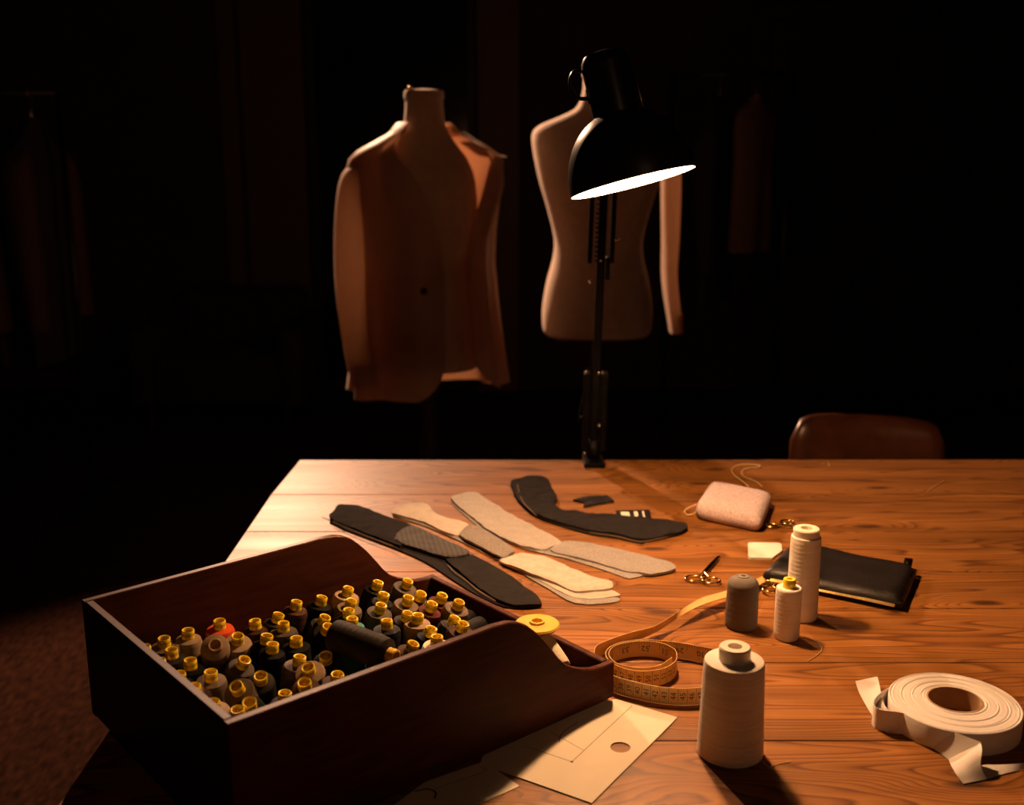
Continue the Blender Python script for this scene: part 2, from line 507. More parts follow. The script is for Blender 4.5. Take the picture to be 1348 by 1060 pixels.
# ================================================================== the room
XL, XR, YB, YF, ZC = -3.3, 3.6, 6.2, -2.4, 2.95
struct('floor', boxbm((XL, YF, -0.1), (XR, YB, 0)), M_CARPET)
struct('ceiling', boxbm((XL, YF, ZC), (XR, YB, ZC + 0.1)), M_CEIL)
struct('wall_back', boxbm((XL, YB, 0), (XR, YB + 0.1, ZC)), M_WALL)
struct('wall_left', boxbm((XL - 0.1, YF, 0), (XL, YB, ZC)), M_WALL)
struct('wall_right', boxbm((XR, YF, 0), (XR + 0.1, YB, ZC)), M_WALL)
struct('wall_front', boxbm((XL, YF - 0.1, 0), (XR, YF, ZC)), M_WALL)
struct('baseboard_back', boxbm((XL, YB - 0.02, 0), (-1.52, YB, 0.12), 0.004), M_PILASTER)
def wx(px): return aty(px, 300, YB - 0.05).x
# pilaster boards between the openings
tn = 1
for x0, x1, d in ((wx(327), wx(408), 0.07), (wx(629), wx(684), 0.07), (wx(296), wx(322), 0.03)):
    struct('trim_%d' % tn, boxbm((x0, YB - d, 0), (x1, YB, ZC), 0.006), M_PILASTER); tn += 1
# tall dark window between the pilasters
x0, x1 = wx(411), wx(626)
win = struct('window_1', boxbm((x0, YB - 0.012, 0.08), (x1, YB, 2.75)), M_GLASS)
for a, b_ in (((x0, YB - 0.05, 0.0), (x0 + 0.04, YB, 2.8)), ((x1 - 0.04, YB - 0.05, 0.0), (x1, YB, 2.8)),
              ((x0 + 0.04, YB - 0.05, 0.0), (x1 - 0.04, YB, 0.08)), ((x0 + 0.04, YB - 0.05, 2.75), (x1 - 0.04, YB, 2.8))):
    obj('window_frame', boxbm(a, b_, 0.004), M_DOOR, win)
# wide black double door
dx0, dx1, dh = wx(990), wx(1336), 2.06
door = struct('door_1', boxbm((dx0, YB - 0.03, 0), (dx1, YB, dh)), M_DOOR)
mid = (dx0 + dx1) / 2
for k, (a, b_) in enumerate(((dx0 + 0.05, mid - 0.004), (mid + 0.004, dx1 - 0.05))):
    leaf = obj('door_leaf', boxbm((a, YB - 0.05, 0.01), (b_, YB - 0.025, dh - 0.05), 0.004), M_DOOR, door)
    for z0, z1 in ((0.18, 0.85), (1.05, 1.88)):
        obj('door_panel', boxbm((a + 0.1, YB - 0.056, z0), (b_ - 0.1, YB - 0.045, z1), 0.005), M_DOOR, leaf)
    hx = mid + (-0.06 if k == 0 else 0.06)
    obj('door_handle', cylbm((hx, YB - 0.07, 0.98), (hx, YB - 0.045, 0.98), 0.018), M_BLACKMETAL, leaf)
for a, b_ in (((dx0 - 0.05, YB - 0.04, 0), (dx0 + 0.04, YB, dh + 0.05)), ((dx1 - 0.04, YB - 0.04, 0), (dx1 + 0.05, YB, dh + 0.05)),
              ((dx0 + 0.04, YB - 0.04, dh - 0.04), (dx1 - 0.04, YB, dh + 0.05))):
    obj('door_frame', boxbm(a, b_, 0.004), M_DOOR, door)
# ceiling spotlight that rims the dummies and glances off the table corner
sdir = (SPOT_AIM - SPOT_AT).normalized()
sp = thing('ceiling_spotlight', 'small black spotlight hung from the dark ceiling above the dress forms', 'spotlight', (SPOT_AT.x, SPOT_AT.y, ZC))
cc = SPOT_AT - sdir * 0.03
obj('mounting_plate', lathebm([(0, 0), (0.05, 0), (0.05, -0.02), (0, -0.02)], 24), M_BLACKMETAL, sp)
obj('stem', cylbm((0, 0, -0.02), cc - sdir * 0.06 - sp.location, 0.008), M_BLACKMETAL, sp)
can = lathebm([(0, -0.13), (0.035, -0.13), (0.045, -0.10), (0.045, 0.0), (0.041, 0.0), (0.041, -0.02), (0, -0.02)], 28)
for v in can.verts: v.co = frame_to(sdir) @ v.co + (cc - sp.location)
obj('can', can, M_BLACKMETAL, sp, True)
sl = bpy.data.lights.new('spot_beam', 'SPOT')
sl.energy = SPOT_POWER; sl.color = SPOT_COLOR
sl.spot_size = math.radians(62); sl.spot_blend = 0.35; sl.shadow_soft_size = 0.03
slo = bpy.data.objects.new('spot_beam', sl)
slo.rotation_euler = sdir.to_track_quat('-Z', 'Y').to_euler()
slo.location = cc + sdir * 0.01
COL.objects.link(slo)
put(slo, sp)

# invented globe pendant behind the camera, added as fill to lift the dark room
FILL_AT = Vector((1.0, -1.2, 2.25))
pd = thing('added_fill_globe', 'dim frosted globe added as fill light, on black cord from the dark ceiling', 'lamp', (FILL_AT.x, FILL_AT.y, ZC))
obj('ceiling_rose', lathebm([(0, 0), (.05, 0), (.045, -.02), (0, -.025)], 24), M_BLACKMETAL, pd, True)
obj('cord', cylbm((0, 0, -.02), (0, 0, FILL_AT.z - ZC + .10), .004), M_BLACKMETAL, pd, True)
obj('cap', lathebm([(0, .12), (.03, .115), (.035, .085), (0, .085)], 24, mtx=Matrix.Translation((0, 0, FILL_AT.z - ZC))), M_BLACKMETAL, pd, True)
obj('globe', lathebm([(.095 * math.sin(a), -.095 * math.cos(a)) for a in [i / 16 * PI for i in range(17)]], 32, mtx=Matrix.Translation((0, 0, FILL_AT.z - ZC))), emit_mat('fill_glow', (1.0, 0.50, 0.26), FILL_POWER), pd, True)
# ================================================================== table
TX0, TX1, TY0, TY1 = -0.4225, 1.45, 0.56, 2.073
TH_ = 0.034
tb = thing('work_table', 'long orange pine plank work table under the desk lamp', 'table', ((TX0 + TX1) / 2, (TY0 + TY1) / 2, 0))
seams = [TY1, 1.851, 1.661, 1.492, 1.364, 1.207, 1.031, 0.86, 0.70, TY0]
for i in range(len(seams) - 1):
    y1, y0 = seams[i], seams[i + 1]
    bm = newbm()
    box(bm, (TX0, y0 + 0.0005, T - TH_), (TX1, y1 - 0.0005, T), 0.0014, seg=2)
    if i == 0:
        for v in bm.verts:                       # rounded far corner
            dx = v.co.x - TX0; dy = TY1 - v.co.y
            if dx < 0.02 and dy < 0.02: v.co.x += 0.010; v.co.y -= 0.004
    put(obj('plank', bm, M_PINE), tb)
for a, b_ in (((TX0 + 0.08, TY0 + 0.08, T - 0.13), (TX1 - 0.08, TY0 + 0.105, T - TH_)), ((TX0 + 0.08, TY1 - 0.135, T - 0.13), (TX1 - 0.08, TY1 - 0.11, T - TH_)),
              ((TX0 + 0.08, TY0 + 0.105, T - 0.13), (TX0 + 0.105, TY1 - 0.135, T - TH_)), ((TX1 - 0.105, TY0 + 0.105, T - 0.13), (TX1 - 0.08, TY1 - 0.135, T - TH_))):
    put(obj('apron', boxbm(a, b_, 0.003), M_PINE), tb)
for x in (TX0 + 0.09, TX1 - 0.16):
    for y in (TY0 + 0.09, TY1 - 0.19):
        put(obj('leg', boxbm((x, y, 0), (x + 0.07, y + 0.07, T - TH_), 0.005), M_PINE), tb)

# ================================================================== wooden thread box
BA = math.radians(40.35)
BP = at(807, 923)
BD1 = Vector((math.cos(BA), math.sin(BA), 0)); BD2 = Vector((-math.sin(BA), math.cos(BA), 0))
BL, BW, BH, BT = 0.451, 0.335, 0.1345, 0.009
BZ = 0.0016
box_root = thing('thread_box', 'dark mahogany box with curved sides holding thread spools', 'box', BP + Vector((0, 0, BZ)), (0, 0, BA))
# local: x along the long side (0 at the low end, negative towards the tall end), y across
prof = [(-0.451, .1345), (-0.19, .1365), (-0.170, .137), (-0.150, .1355), (-0.137, .1315), (-0.126, .1255), (-0.116, .1165), (-0.105, .105), (-0.093, .090), (-0.082, .0755), (-0.072, .0650), (-0.060, .0575), (-0.046, .0510), (-0.03, .0460), (-0.014, .0445), (0.0, .0450)]
def side_panel(y0, y1):
    bm = newbm()
    b = 0.0012
    cs = [(x, z) for x, z in prof]
    def ringy(y, ins):
        return [bm.verts.new((x, y, max(0.004, z - ins))) for x, z in cs] + [bm.verts.new((x, y, 0.004)) for x, z in reversed(cs)]
    rings = [ringy(y0, b), ringy(y0 + b, 0), ringy(y1 - b, 0), ringy(y1, b)]
    n = len(rings[0])
    for a, c in zip(rings, rings[1:]):
        for k in range(n): bm.faces.new((a[k], a[(k + 1) % n], c[(k + 1) % n], c[k]))
    m = len(cs)
    for r in (rings[0], rings[-1]):
        for k in range(m - 1): bm.faces.new((r[k], r[k + 1], r[n - 2 - k], r[n - 1 - k]))
    bmesh.ops.recalc_face_normals(bm, faces=bm.faces)
    return bm
shade_auto(obj('side_panel', side_panel(0, BT), M_BOX, box_root), 40)
shade_auto(obj('side_panel', side_panel(BW - BT, BW), M_BOX, box_root), 40)
obj('back_panel', boxbm((-BL, BT, 0.004), (-BL + BT, BW - BT, BH), 0.0012), M_BOX, box_root)
obj('front_panel', boxbm((-BT, BT, 0.004), (0, BW - BT, 0.045), 0.0012), M_BOX, box_root)
obj('base', boxbm((-BL + 0.004, 0.003, 0), (-0.004, BW - 0.003, 0.010), 0.001), M_BOX, box_root)

# ================================================================== thread spools
SH = 0.068       # height of a box spool with its cap
def spool_meshes(n=20):
    body = lathebm([(0, 0.0), (0.006, 0.0), (0.0125, 0.002), (0.0155, 0.006), (0.0155, 0.03), (0.0148, 0.052), (0.0135, 0.0565), (0.0075, 0.0585), (0, 0.0585)], n)
    flat = lathebm([(0, 0.0), (0.006, 0.0), (0.0150, 0.001), (0.0165, 0.004), (0.0158, 0.054), (0.0145, 0.0572), (0.0075, 0.0585), (0, 0.0585)], n)
    cap = lathebm([(0.0, 0.0585), (0.0068, 0.0585), (0.0068, 0.0672), (0.0063, 0.068), (0.0052, 0.0675), (0.0050, 0.0600), (0, 0.0600)], 18)
    return body, flat, cap
_b, _f, _c = spool_meshes()
def tomesh(bm, name, smooth=True):
    me = bpy.data.meshes.new(name); bm.normal_update(); bm.to_mesh(me); bm.free()
    for p in me.polygons: p.use_smooth = True
    me.set_sharp_from_angle(angle=math.radians(40))
    return me
ME_BODY, ME_FLAT, ME_CAP = tomesh(_b, 'thread'), tomesh(_f, 'thread'), tomesh(_c, 'cap')
ME_CAP.materials.append(M_CAP)
TC = {'black': (0.005, 0.0045, 0.0045), 'charcoal': (0.024, 0.0195, 0.017), 'grey': (0.075, 0.062, 0.053), 'beige': (0.33, 0.235, 0.155), 'brown': (0.05, 0.024, 0.015),
      'orange': (0.72, 0.10, 0.025), 'teal': (0.05, 0.22, 0.22), 'cream': (0.78, 0.68, 0.50), 'maroon': (0.07, 0.013, 0.009), 'taupe': (0.14, 0.10, 0.072), 'navy': (0.012, 0.013, 0.02)}
TM = {k: thread_mat('thread_' + k, v) for k, v in TC.items()}
BODY = {}
for k in TC:
    for nm, base in (('r', ME_BODY), ('f', ME_FLAT)):
        me = base.copy(); me.materials.append(TM[k]); BODY[(k, nm)] = me
LAB_ = {'black': 'black thread spool with yellow cap packed in the wooden box', 'charcoal': 'charcoal thread spool with yellow cap packed in the wooden box',
       'grey': 'mid-grey thread spool with yellow cap packed in the wooden box', 'beige': 'beige thread spool with yellow cap packed in the wooden box',
       'brown': 'dark brown thread spool with yellow cap packed in the wooden box', 'orange': 'bright orange thread spool with yellow cap in the wooden box',
       'teal': 'teal thread spool with yellow cap behind the lying spool in the box', 'cream': 'cream thread spool with yellow cap against the box side panel',
       'maroon': 'maroon thread spool with yellow cap packed in the wooden box', 'taupe': 'taupe thread spool with yellow cap packed in the wooden box',
       'navy': 'navy thread spool with yellow cap packed in the wooden box'}
LAB = LAB_
def spool_label(colr, base, ax):
    if colr in ('orange', 'teal', 'cream', 'navy'): return LAB[colr]
    q = base - BP; sx, wy = q.dot(BD1), q.dot(BD2)
    name = {'grey': 'mid-grey', 'brown': 'dark brown'}.get(colr, colr)
    lean = 'upright' if ax.z > .985 else 'slightly leaning' if ax.z > .93 else 'strongly leaning'
    if sx < -.37: zone = "against the box's tall end panel"
    elif wy > .262: zone = 'against the box side facing the black strip'
    elif wy < .15: zone = 'along the box panel above the pattern card'
    elif sx > -.16: zone = 'near the curved low end of the box'
    elif sx < -.27: zone = 'between the orange spool and box side'
    else: zone = 'around the large lying spool'
    return '%s %s thread spool %s' % (lean, name, zone)
def spool(px, py, colr, right=0.0, toward=0.0, h=0.08, form='r', s=1.0, label=None):
    ax = Vector((math.tan(math.radians(right)), -math.tan(math.radians(toward)), 1)).normalized()
    top = at(px, py, h)
    rt = thing('thread_spool', label or spool_label(colr, top - ax * (SH - .004), ax), 'thread spool', top - ax * (SH - 0.004) * s, frame_to(ax).to_euler(), 'thread spools in the wooden box')
    rt.scale = (s, s, s)
    obj('thread', BODY[(colr, form)], TM[colr], rt)
    obj('cap', ME_CAP, M_CAP, rt)
    return rt
SPOOLS = [
 (190.4,855,'charcoal',-4,0,.078,'r'), (216,844,'taupe',0,4,.082,'f'), (226,859,'charcoal',0,2,.080,'r'), (210,873,'black',-3,0,.076,'r'),
 (247.5,833.5,'beige',2,3,.083,'r'), (250.6,873,'black',0,2,.080,'r'), (236,890.6,'black',0,0,.078,'r'), (255.8,907,'brown',0,5,.080,'f'),
 (277.6,888.5,'taupe',3,6,.082,'f'), (289,821,'orange',0,4,.081,'f'), (313,840.7,'beige',8,15,.081,'f'), (321,872,'grey',24,12,.082,'r'),
 (335.8,821,'brown',-3,0,.080,'r'), (343,892.7,'charcoal',8,26,.083,'r'), (312,906,'taupe',-8,34,.082,'f'), (280.7,928,'beige',0,8,.080,'f'),
 (313,938,'brown',0,10,.081,'r'), (328.5,927,'black',6,30,.081,'r'), (366,812.7,'charcoal',16,-4,.081,'r'), (373,824,'grey',0,0,.079,'f'),
 (351,840.7,'black',10,-2,.080,'r'), (358.6,852,'black',6,0,.080,'r'), (390,844,'black',2,2,.077,'f'), (390,796,'brown',10,0,.082,'r'),
 (423,790,'black',14,-2,.081,'r'), (427,816,'charcoal',20,6,.078,'r'), (431,828,'black',20,18,.078,'r'), (429,866,'charcoal',6,24,.080,'r'),
 (394,868.8,'taupe',10,0,.081,'f'), (406,881,'beige',-4,30,.082,'f'), (401,901,'brown',0,26,.081,'r'), (375,916.6,'black',4,4,.078,'r'),
 (444,891.6,'brown',6,8,.079,'f'), (458,778,'beige',14,0,.083,'f'), (462,794.5,'taupe',16,2,.081,'f'), (459,806.8,'black',4,0,.080,'r'),
 (463.5,818,'teal',2,4,.083,'r'), (497,770,'black',18,0,.081,'r'), (504.6,785.6,'black',16,0,.080,'r'), (501,800,'grey',14,6,.080,'f'),
 (536,768,'grey',20,6,.080,'f'), (537,790,'taupe',16,6,.081,'f'), (553.6,784.5,'brown',22,8,.078,'r'), (581.4,786.7,'maroon',20,6,.076,'r'),
 (568,798,'maroon',18,4,.078,'r'), (603.7,795.6,'taupe',20,8,.076,'f'), (550,813.4,'beige',5,2,.080,'f'), (509,821,'navy',2,0,.080,'f'),
 (567,831,'black',14,0,.079,'r'), (598,816.8,'charcoal',24,-4,.076,'r'), (609,824.6,'brown',16,8,.077,'f'), (575,842,'cream',2,2,.080,'f'),
 (536,811,'charcoal',16,4,.0785,'r'), (543,851,'brown',22,4,.078,'r')]
OWN = {(277.6, 888.5): 'upright taupe thread spool one row in from the tall end panel', (458, 778): 'leaning beige thread spool where the box side starts curving down',
       (497, 770): 'leaning black thread spool under the curving rim of the box side', (603.7, 795.6): 'leaning taupe thread spool closest to the low end panel',
       (581.4, 786.7): 'leaning maroon thread spool nearer to the low end panel', (459, 806.8): 'upright black thread spool just behind the teal spool'}
for a in SPOOLS: spool(*a, label=OWN.get((a[0], a[1])))
# the row tight against the near side panel, under its rim
for i in range(9):
    p = BP + BD1 * (-0.425 + i * 0.041) + BD2 * (0.034 + (i % 2) * 0.006)
    q = p + Vector((0, 0, 0.074))
    rt = thing('thread_spool', 'upright black thread spool tight under the rim above the pattern card', 'thread spool', p + Vector((0, 0, 0.0118)), (0, 0, i), 'thread spools in the wooden box')
    rt.scale = (0.9, 0.9, 0.9)
    obj('thread', BODY[('black', 'r')], TM['black'], rt); obj('cap', ME_CAP, M_CAP, rt)
# large dark spool lying across the others
def lying(name, label, p0, p1, r, m, capm=True, cat='thread spool', group='thread spools in the wooden box'):
    d = p1 - p0; L = d.length
    rt = thing(name, label, cat, p0, frame_to(d).to_euler(), group)
    shade_auto(obj('thread', lathebm([(0, 0), (r * .8, 0), (r * .97, L * .03), (r, L * .1), (r * .97, L * .8), (r * .9, L * .95), (r * .45, L), (0, L)], 28), m, rt))
    if capm:
        shade_auto(obj('cap', lathebm([(0, L), (0.0078, L), (0.0078, L + 0.009), (0.006, L + 0.0095), (0.0056, L + 0.002), (0, L + 0.002)], 18), M_YELLOWPLASTIC, rt))
    return rt
lying('thread_spool', 'large dark grey thread spool lying on its side across the other spools in the box', at(440, 836, .094), at(512, 862, .090), 0.0175, TM['charcoal'])
rt = lying('thread_spool', 'beige thread spool lying with its bare cone end turned up in the box', at(286, 874, .040), at(283, 851.5, .083), 0.0160, TM['beige'], False)
k = (at(283, 851.5, .083) - at(286, 874, .040)).length
obj('core', lathebm([(0.0, k - .001), (0.0080, k - .001), (0.0075, k + .006), (0.0050, k + .006), (0.0048, k + .001), (0, k + .001)], 18), M_CARDBOARD, rt, True)
for x0, y0, x1, y1 in ((615, 822, 640, 806), (628, 830, 655, 815)):
    lying('thread_spool', ('small black thread spool lying at the low end, touching the maroon spools' if x0 < 620 else 'small black thread spool lying at the low end beside the amber bobbin'), at(x0, y0, .034) - BD1 * .024, at(x1, y1, .034) - BD1 * .024, 0.0120, TM['black'], False)
# amber flanged bobbin and the cream cone leaning in the low end
bb = at(707, 820, .070)
rt = thing('bobbin', 'amber plastic bobbin with wide disc flange in the low end of the box', 'bobbin', (bb.x, bb.y, T + BZ + 0.0101))
k = 0.058
shade_auto(obj('flange', lathebm([(0, k - .004), (0.0245, k - .004), (0.026, k - .002), (0.0245, k), (0.009, k + .0006), (0.0085, k + .003), (0.006, k + .003), (0.0055, k - .003), (0, k - .003)], 40), M_YELLOWPLASTIC, rt), 30)
shade_auto(obj('core', lathebm([(0, 0.004), (0.011, 0.004), (0.0115, k - .004), (0, k - .004)], 24), M_CARDBOARD, rt), 30)
shade_auto(obj('flange', lathebm([(0, 0), (0.018, 0), (0.018, .003), (0.011, .004), (0, .004)], 40), M_YELLOWPLASTIC, rt), 30)
lying('thread_cone', 'cream thread cone leaning beside the amber bobbin in the low end of the box', at(731, 837, .051) - BD1 * .016, at(757, 874, .034) - BD1 * .016, 0.0095, TM['cream'], False, 'thread cone', None)

def cone(name, label, basepx, r0, r1, htop, m, capm=None, capr=0.0, caph=0.0, dome=0.0, hole=True, capshape='cone'):
    g = at(*basepx)
    rt = thing(name, label, 'thread spool', g)
    pr = [(0, 0.0), (r0 * .9, 0.0), (r0, 0.003)]
    for i in range(1, 9): t = i / 9; pr.append((r0 + (r1 - r0) * t, 0.003 + (htop - 0.003) * t))
    if dome:
        for i in range(0, 7):
            a = i / 6 * PI / 2; pr.append((r1 * (0.35 + 0.65 * math.cos(a)), htop + dome * math.sin(a)))
        pr.append((0, htop + dome)); top = htop + dome
    else:
        pr += [(r1, htop - .004), (r1 * .97, htop - .001), (r1 * .9, htop), (0, htop)]; top = htop
    shade_auto(obj('thread', lathebm(pr, 48), m, rt), 40)
    if capm:
        c = obj('core' if capm is not M_CAP else 'cap', lathebm([(0, top - .001), (capr, top - .001), (capr, top + caph - .0015), (capr * .93, top + caph), (capr * .45, top + caph), (capr * .42, top + caph - .006), (0, top + caph - .006)], 32), capm, rt)
        shade_auto(c, 35)
    return rt
M_TW = thread_mat('thread_white', (0.80, 0.73, 0.64), bands=1100)
M_TG = thread_mat('thread_steel', (0.135, 0.115, 0.10), bands=800)
def rad(px_w, py, px): 
    g = at(px, py); return px_w / 2 * (g - CAM).dot(FW) / F
def base_of(px, py_front, wpx):
    """centre pixel-free: base centre from the front contact point and the width"""
    r = rad(wpx, py_front, px); r = r * (1 + r / 1.1)
    g = at(px, py_front); d = Vector((g.x, g.y, 0)).normalized()
    return g + d * r * 0.97, r
def height_for(g, py):
    lo, hi = 0, .4
    for _ in range(40):
        mh = (lo + hi) / 2; q = Vector((g.x, g.y, T + mh)) - CAM
        y = CY + F * q.dot(DN) / q.dot(FW)
        if y > py: lo = mh
        else: hi = mh
    return lo
def cone_px(name, label, px, front, wbase, wtop, ytop, m, **k):
    g, r0 = base_of(px, front, wbase)
    h = height_for(g, ytop)
    r1 = r0 * wtop / wbase * ((g + Vector((0, 0, h)) - CAM).dot(FW) / (g - CAM).dot(FW))
    c = (CX + F * (g - CAM).x / (g - CAM).dot(FW), CY + F * (g - CAM).dot(DN) / (g - CAM).dot(FW))
    return cone(name, label, c, r0, r1, h, m, **k)
cone_px('thread_cone', 'big white thread cone standing beside the coiled tape measure', 959.5, 1014, 86, 79, 868, M_TW, capm=M_CREAMPLASTIC, capr=0.0155, caph=0.014)
cone_px('thread_cone', 'squat dark grey thread spool with domed top on the pine table', 975, 833, 42, 41, 770, M_TG, dome=0.011, capm=M_FELT, capr=0.007, caph=0.001)
cone_px('thread_cone', 'small white thread spool with yellow cap beside the tall white cone', 1034.5, 846, 33, 34, 773, M_TW, capm=M_CAP, capr=0.0078, caph=0.011)
cone_px('thread_cone', 'tall slender white thread cone in front of the black pouch', 1054, 821, 41, 39, 705, M_TW, capm=M_CREAMPLASTIC, capr=0.0165, caph=0.010)

# ================================================================== ribbons, tape measure
def ribbon_grid(bots, tops, sub=6):
    return catmull(bots, sub), catmull(tops, sub)
def ribbon_bm(B, Tp, thick=0.0004, rows=3):
    bm = newbm()
    n = len(B)
    cols = []
    for i in range(n):
        t = (B[min(i + 1, n - 1)] - B[max(i - 1, 0)]) + (Tp[min(i + 1, n - 1)] - Tp[max(i - 1, 0)])
        nr = t.cross(Tp[i] - B[i]).normalized() * thick
        cols.append(([B[i].lerp(Tp[i], j / rows) + nr for j in range(rows + 1)], [B[i].lerp(Tp[i], j / rows) - nr for j in range(rows + 1)]))
    rings = [a + b_[::-1] for a, b_ in cols]
    loft(bm, rings)
    return bm
TW = 0.020
tm_px = [(783, 874), (786, 896), (806, 911), (835, 920), (870, 927), (905, 929), (940, 924),
         (968, 910), (975, 893), (955, 880), (920, 872), (885, 866), (845, 863), (812, 868), (797, 880), (806, 895), (836, 905), (868, 903), (888, 892), (888, 877), (868, 867), (838, 865), (810, 871), (801, 882), (812, 895), (840, 901), (866, 898), (884, 887)]
near_ = [(1008, 766, .006), (985, 777, .012), (957, 786, .016), (926, 796, .017), (903, 807, .015), (881, 821, .010), (860, 834, .004), (830, 846, .0006), (800, 857, .0006)]
far_ = [(1004, 759, .004), (981, 769, .010), (953, 779, .013), (925, 787, .016), (903, 799, .018), (881, 813, .0195), (860, 825, .0195), (832, 832, .0185), (800, 843, .019)]
tmB = [at(*p) for p in near_] + [at(x, y) + Vector((0, 0, 0.0006)) for x, y in tm_px]
tmT = [at(*p) for p in far_] + [at(x, y) + Vector((0, 0, 0.0006 + TW)) for x, y in tm_px]
B_, T_ = ribbon_grid(tmB, tmT, 8)
tmr = thing('tape_measure', 'yellow tailor tape measure coiled on edge beside the box', 'tape measure', at(850, 890))
put(shade_auto(obj('tape', ribbon_bm(B_, T_, 0.00035), M_TAPEMEASURE), 60), tmr)
# arc length lookup
cum = [0.0]
for i in range(1, len(B_)): cum.append(cum[-1] + (B_[i] - B_[i - 1]).length)
def on_tape(u, v, side):
    """point on the tape: u metres along, v 0..1 up the width, lifted off the given face"""
    u = max(0, min(cum[-1] - 1e-6, u))
    lo, hi = 0, len(cum) - 1
    while hi - lo > 1:
        m = (lo + hi) // 2
        if cum[m] <= u: lo = m
        else: hi = m
    t = (u - cum[lo]) / max(1e-9, cum[hi] - cum[lo])
    b = B_[lo].lerp(B_[hi], t); tp = T_[lo].lerp(T_[hi], t)
    nr = (B_[hi] - B_[lo]).cross(tp - b).normalized()
    return b.lerp(tp, v) + nr * (0.0006 * side)
def u_of(idx): return cum[min(idx * 8, len(cum) - 1)]
def text_shape(s):
    cu = bpy.data.curves.new('t', 'FONT'); cu.body = s; cu.align_x = 'CENTER'; cu.align_y = 'CENTER'; cu.resolution_u = 2
    o = bpy.data.objects.new('t', cu); COL.objects.link(o)
    dg = bpy.context.evaluated_depsgraph_get(); dg.update()
    me = bpy.data.meshes.new_from_object(o.evaluated_get(dg))
    vs = [v.co.copy() for v in me.vertices]; fs = [tuple(p.vertices) for p in me.polygons]
    bpy.data.objects.remove(o); bpy.data.curves.remove(cu); bpy.data.meshes.remove(me)
    x0 = min(v.x for v in vs); x1 = max(v.x for v in vs); y0 = min(v.y for v in vs); y1 = max(v.y for v in vs)
    return [((v.x - (x0 + x1) / 2) / (y1 - y0), (v.y - (y0 + y1) / 2) / (y1 - y0)) for v in vs], fs
TXT = {}
def tape_text(s, u, v, hgt, rot, side, flip=1):
    if s not in TXT: TXT[s] = text_shape(s)
    vs, fs = TXT[s]
    bm = newbm(); c, sn = math.cos(rot), math.sin(rot)
    V = []
    for x, y in vs:
        X = (x * c - y * sn) * hgt * flip; Y = (x * sn + y * c) * hgt
        V.append(bm.verts.new(on_tape(u + X, v + Y / TW, side)))
    for f in fs:
        try: bm.faces.new([V[i] for i in f])
        except ValueError: pass
    return put(obj('numeral', bm, M_INK), tmr)
def tick(bm, u, v0, v1, wd, side):
    q = [on_tape(u - wd / 2, v0, side), on_tape(u + wd / 2, v0, side), on_tape(u + wd / 2, v1, side), on_tape(u - wd / 2, v1, side)]
    bm.faces.new([bm.verts.new(p) for p in q])
# side -1 / +1: which face looks out of the big loop
def add_ticks(u0, u1, step, v0, v1, side, name='tick_marks'):
    bm = newbm(); k = 0; u = u0
    while u < u1:
        tick(bm, u, v0, v1, 0.0004, side); u += step
    o = put(obj(name, bm, M_INK), tmr); o['kind'] = 'stuff'
OUT = 1
add_ticks(u_of(9), u_of(16), 0.01, 0.02, 0.98, OUT); add_ticks(u_of(9), u_of(16), 0.0025, 0.02, 0.16, OUT)
n0 = 30; u = u_of(9) + 0.005
while u < u_of(16) - 0.005:
    tape_text(str(n0), u, 0.52, 0.0062, PI / 2, OUT); n0 += 1; u += 0.01
add_ticks(u_of(17), u_of(21), 0.0127, 0.55, 0.98, OUT * -1); add_ticks(u_of(17), u_of(21), 0.0254 / 8, 0.80, 0.98, -OUT)
tape_text('30', u_of(19) - 0.002, 0.52, 0.0070, PI, -OUT, -1); tape_text('31', u_of(19) - 0.0274, 0.52, 0.0070, PI, -OUT, -1)
tape_text('29', u_of(19) + 0.0234, 0.52, 0.0070, PI, -OUT, -1)
add_ticks(u_of(28), u_of(32), 0.0127, 0.55, 0.98, -OUT); add_ticks(u_of(28), u_of(32), 0.0254 / 8, 0.80, 0.98, -OUT)
for j, s in enumerate(('51', '52', '53', '54')):
    tape_text(s, u_of(29) - 0.008 + 0.0254 * j, 0.52, 0.0070, PI, -OUT, -1)
for u0, u1, s0 in ((u_of(24), u_of(27), 46),):
    add_ticks(u0, u1, 0.01, 0.02, 0.98, OUT)
    u = u0 + 0.005
    while u < u1: tape_text(str(s0), u, 0.52, 0.006, PI / 2, OUT); s0 += 1; u += 0.01
add_ticks(u_of(5), u_of(8), 0.0127, 0.05, 0.5, OUT * -1)
for j, s in enumerate(('16', '17', '18')): tape_text(s, u_of(6) + 0.0254 * j, 0.5, 0.007, PI, OUT, 1)
put(obj('end_tab', boxbm((-0.002, -0.0008, 0), (0.004, 0.0008, TW), 0.0003), M_BRASS), tmr)
tmr.children[-1].matrix_parent_inverse = Matrix.Identity(4)
tmr.children[-1].location = T_[-1] - Vector((0, 0, TW)) - tmr.location

# ------------------------------------------------------------------ roll of white cotton tape
rc = at(1257, 924, .0245); hc = at(1257, 921, .0245)
RR, HR, RH = 0.0668, 0.0285, 0.0245
tr = thing('tape_roll', 'wide roll of white cotton tape on brown core with loose tail', 'tape roll', (rc.x, rc.y, T))
bm = newbm(); n = 72; off = Vector((hc.x - rc.x, hc.y - rc.y, 0)); rings = []
def ringat(f, z): 
    r = HR + (RR - HR) * f; c = off * (1 - f)
    return [c + Vector((r * math.cos(2 * PI * k / n), r * math.sin(2 * PI * k / n), z)) for k in range(n)]
seq = [(0, 0.0006), (1, 0.0006), (1, RH - .0006), (0.985, RH)]
for i in range(1, 27):
    f = 1 - i / 27.0; seq.append((f, RH + (0.00025 if i % 2 else -0.00025) + 0.0002 * math.sin(i * 2.3)))
seq.append((0, RH))
loft(bm, [ringat(f, z) for f, z in seq] + [ringat(0, 0.0006)], False, False)
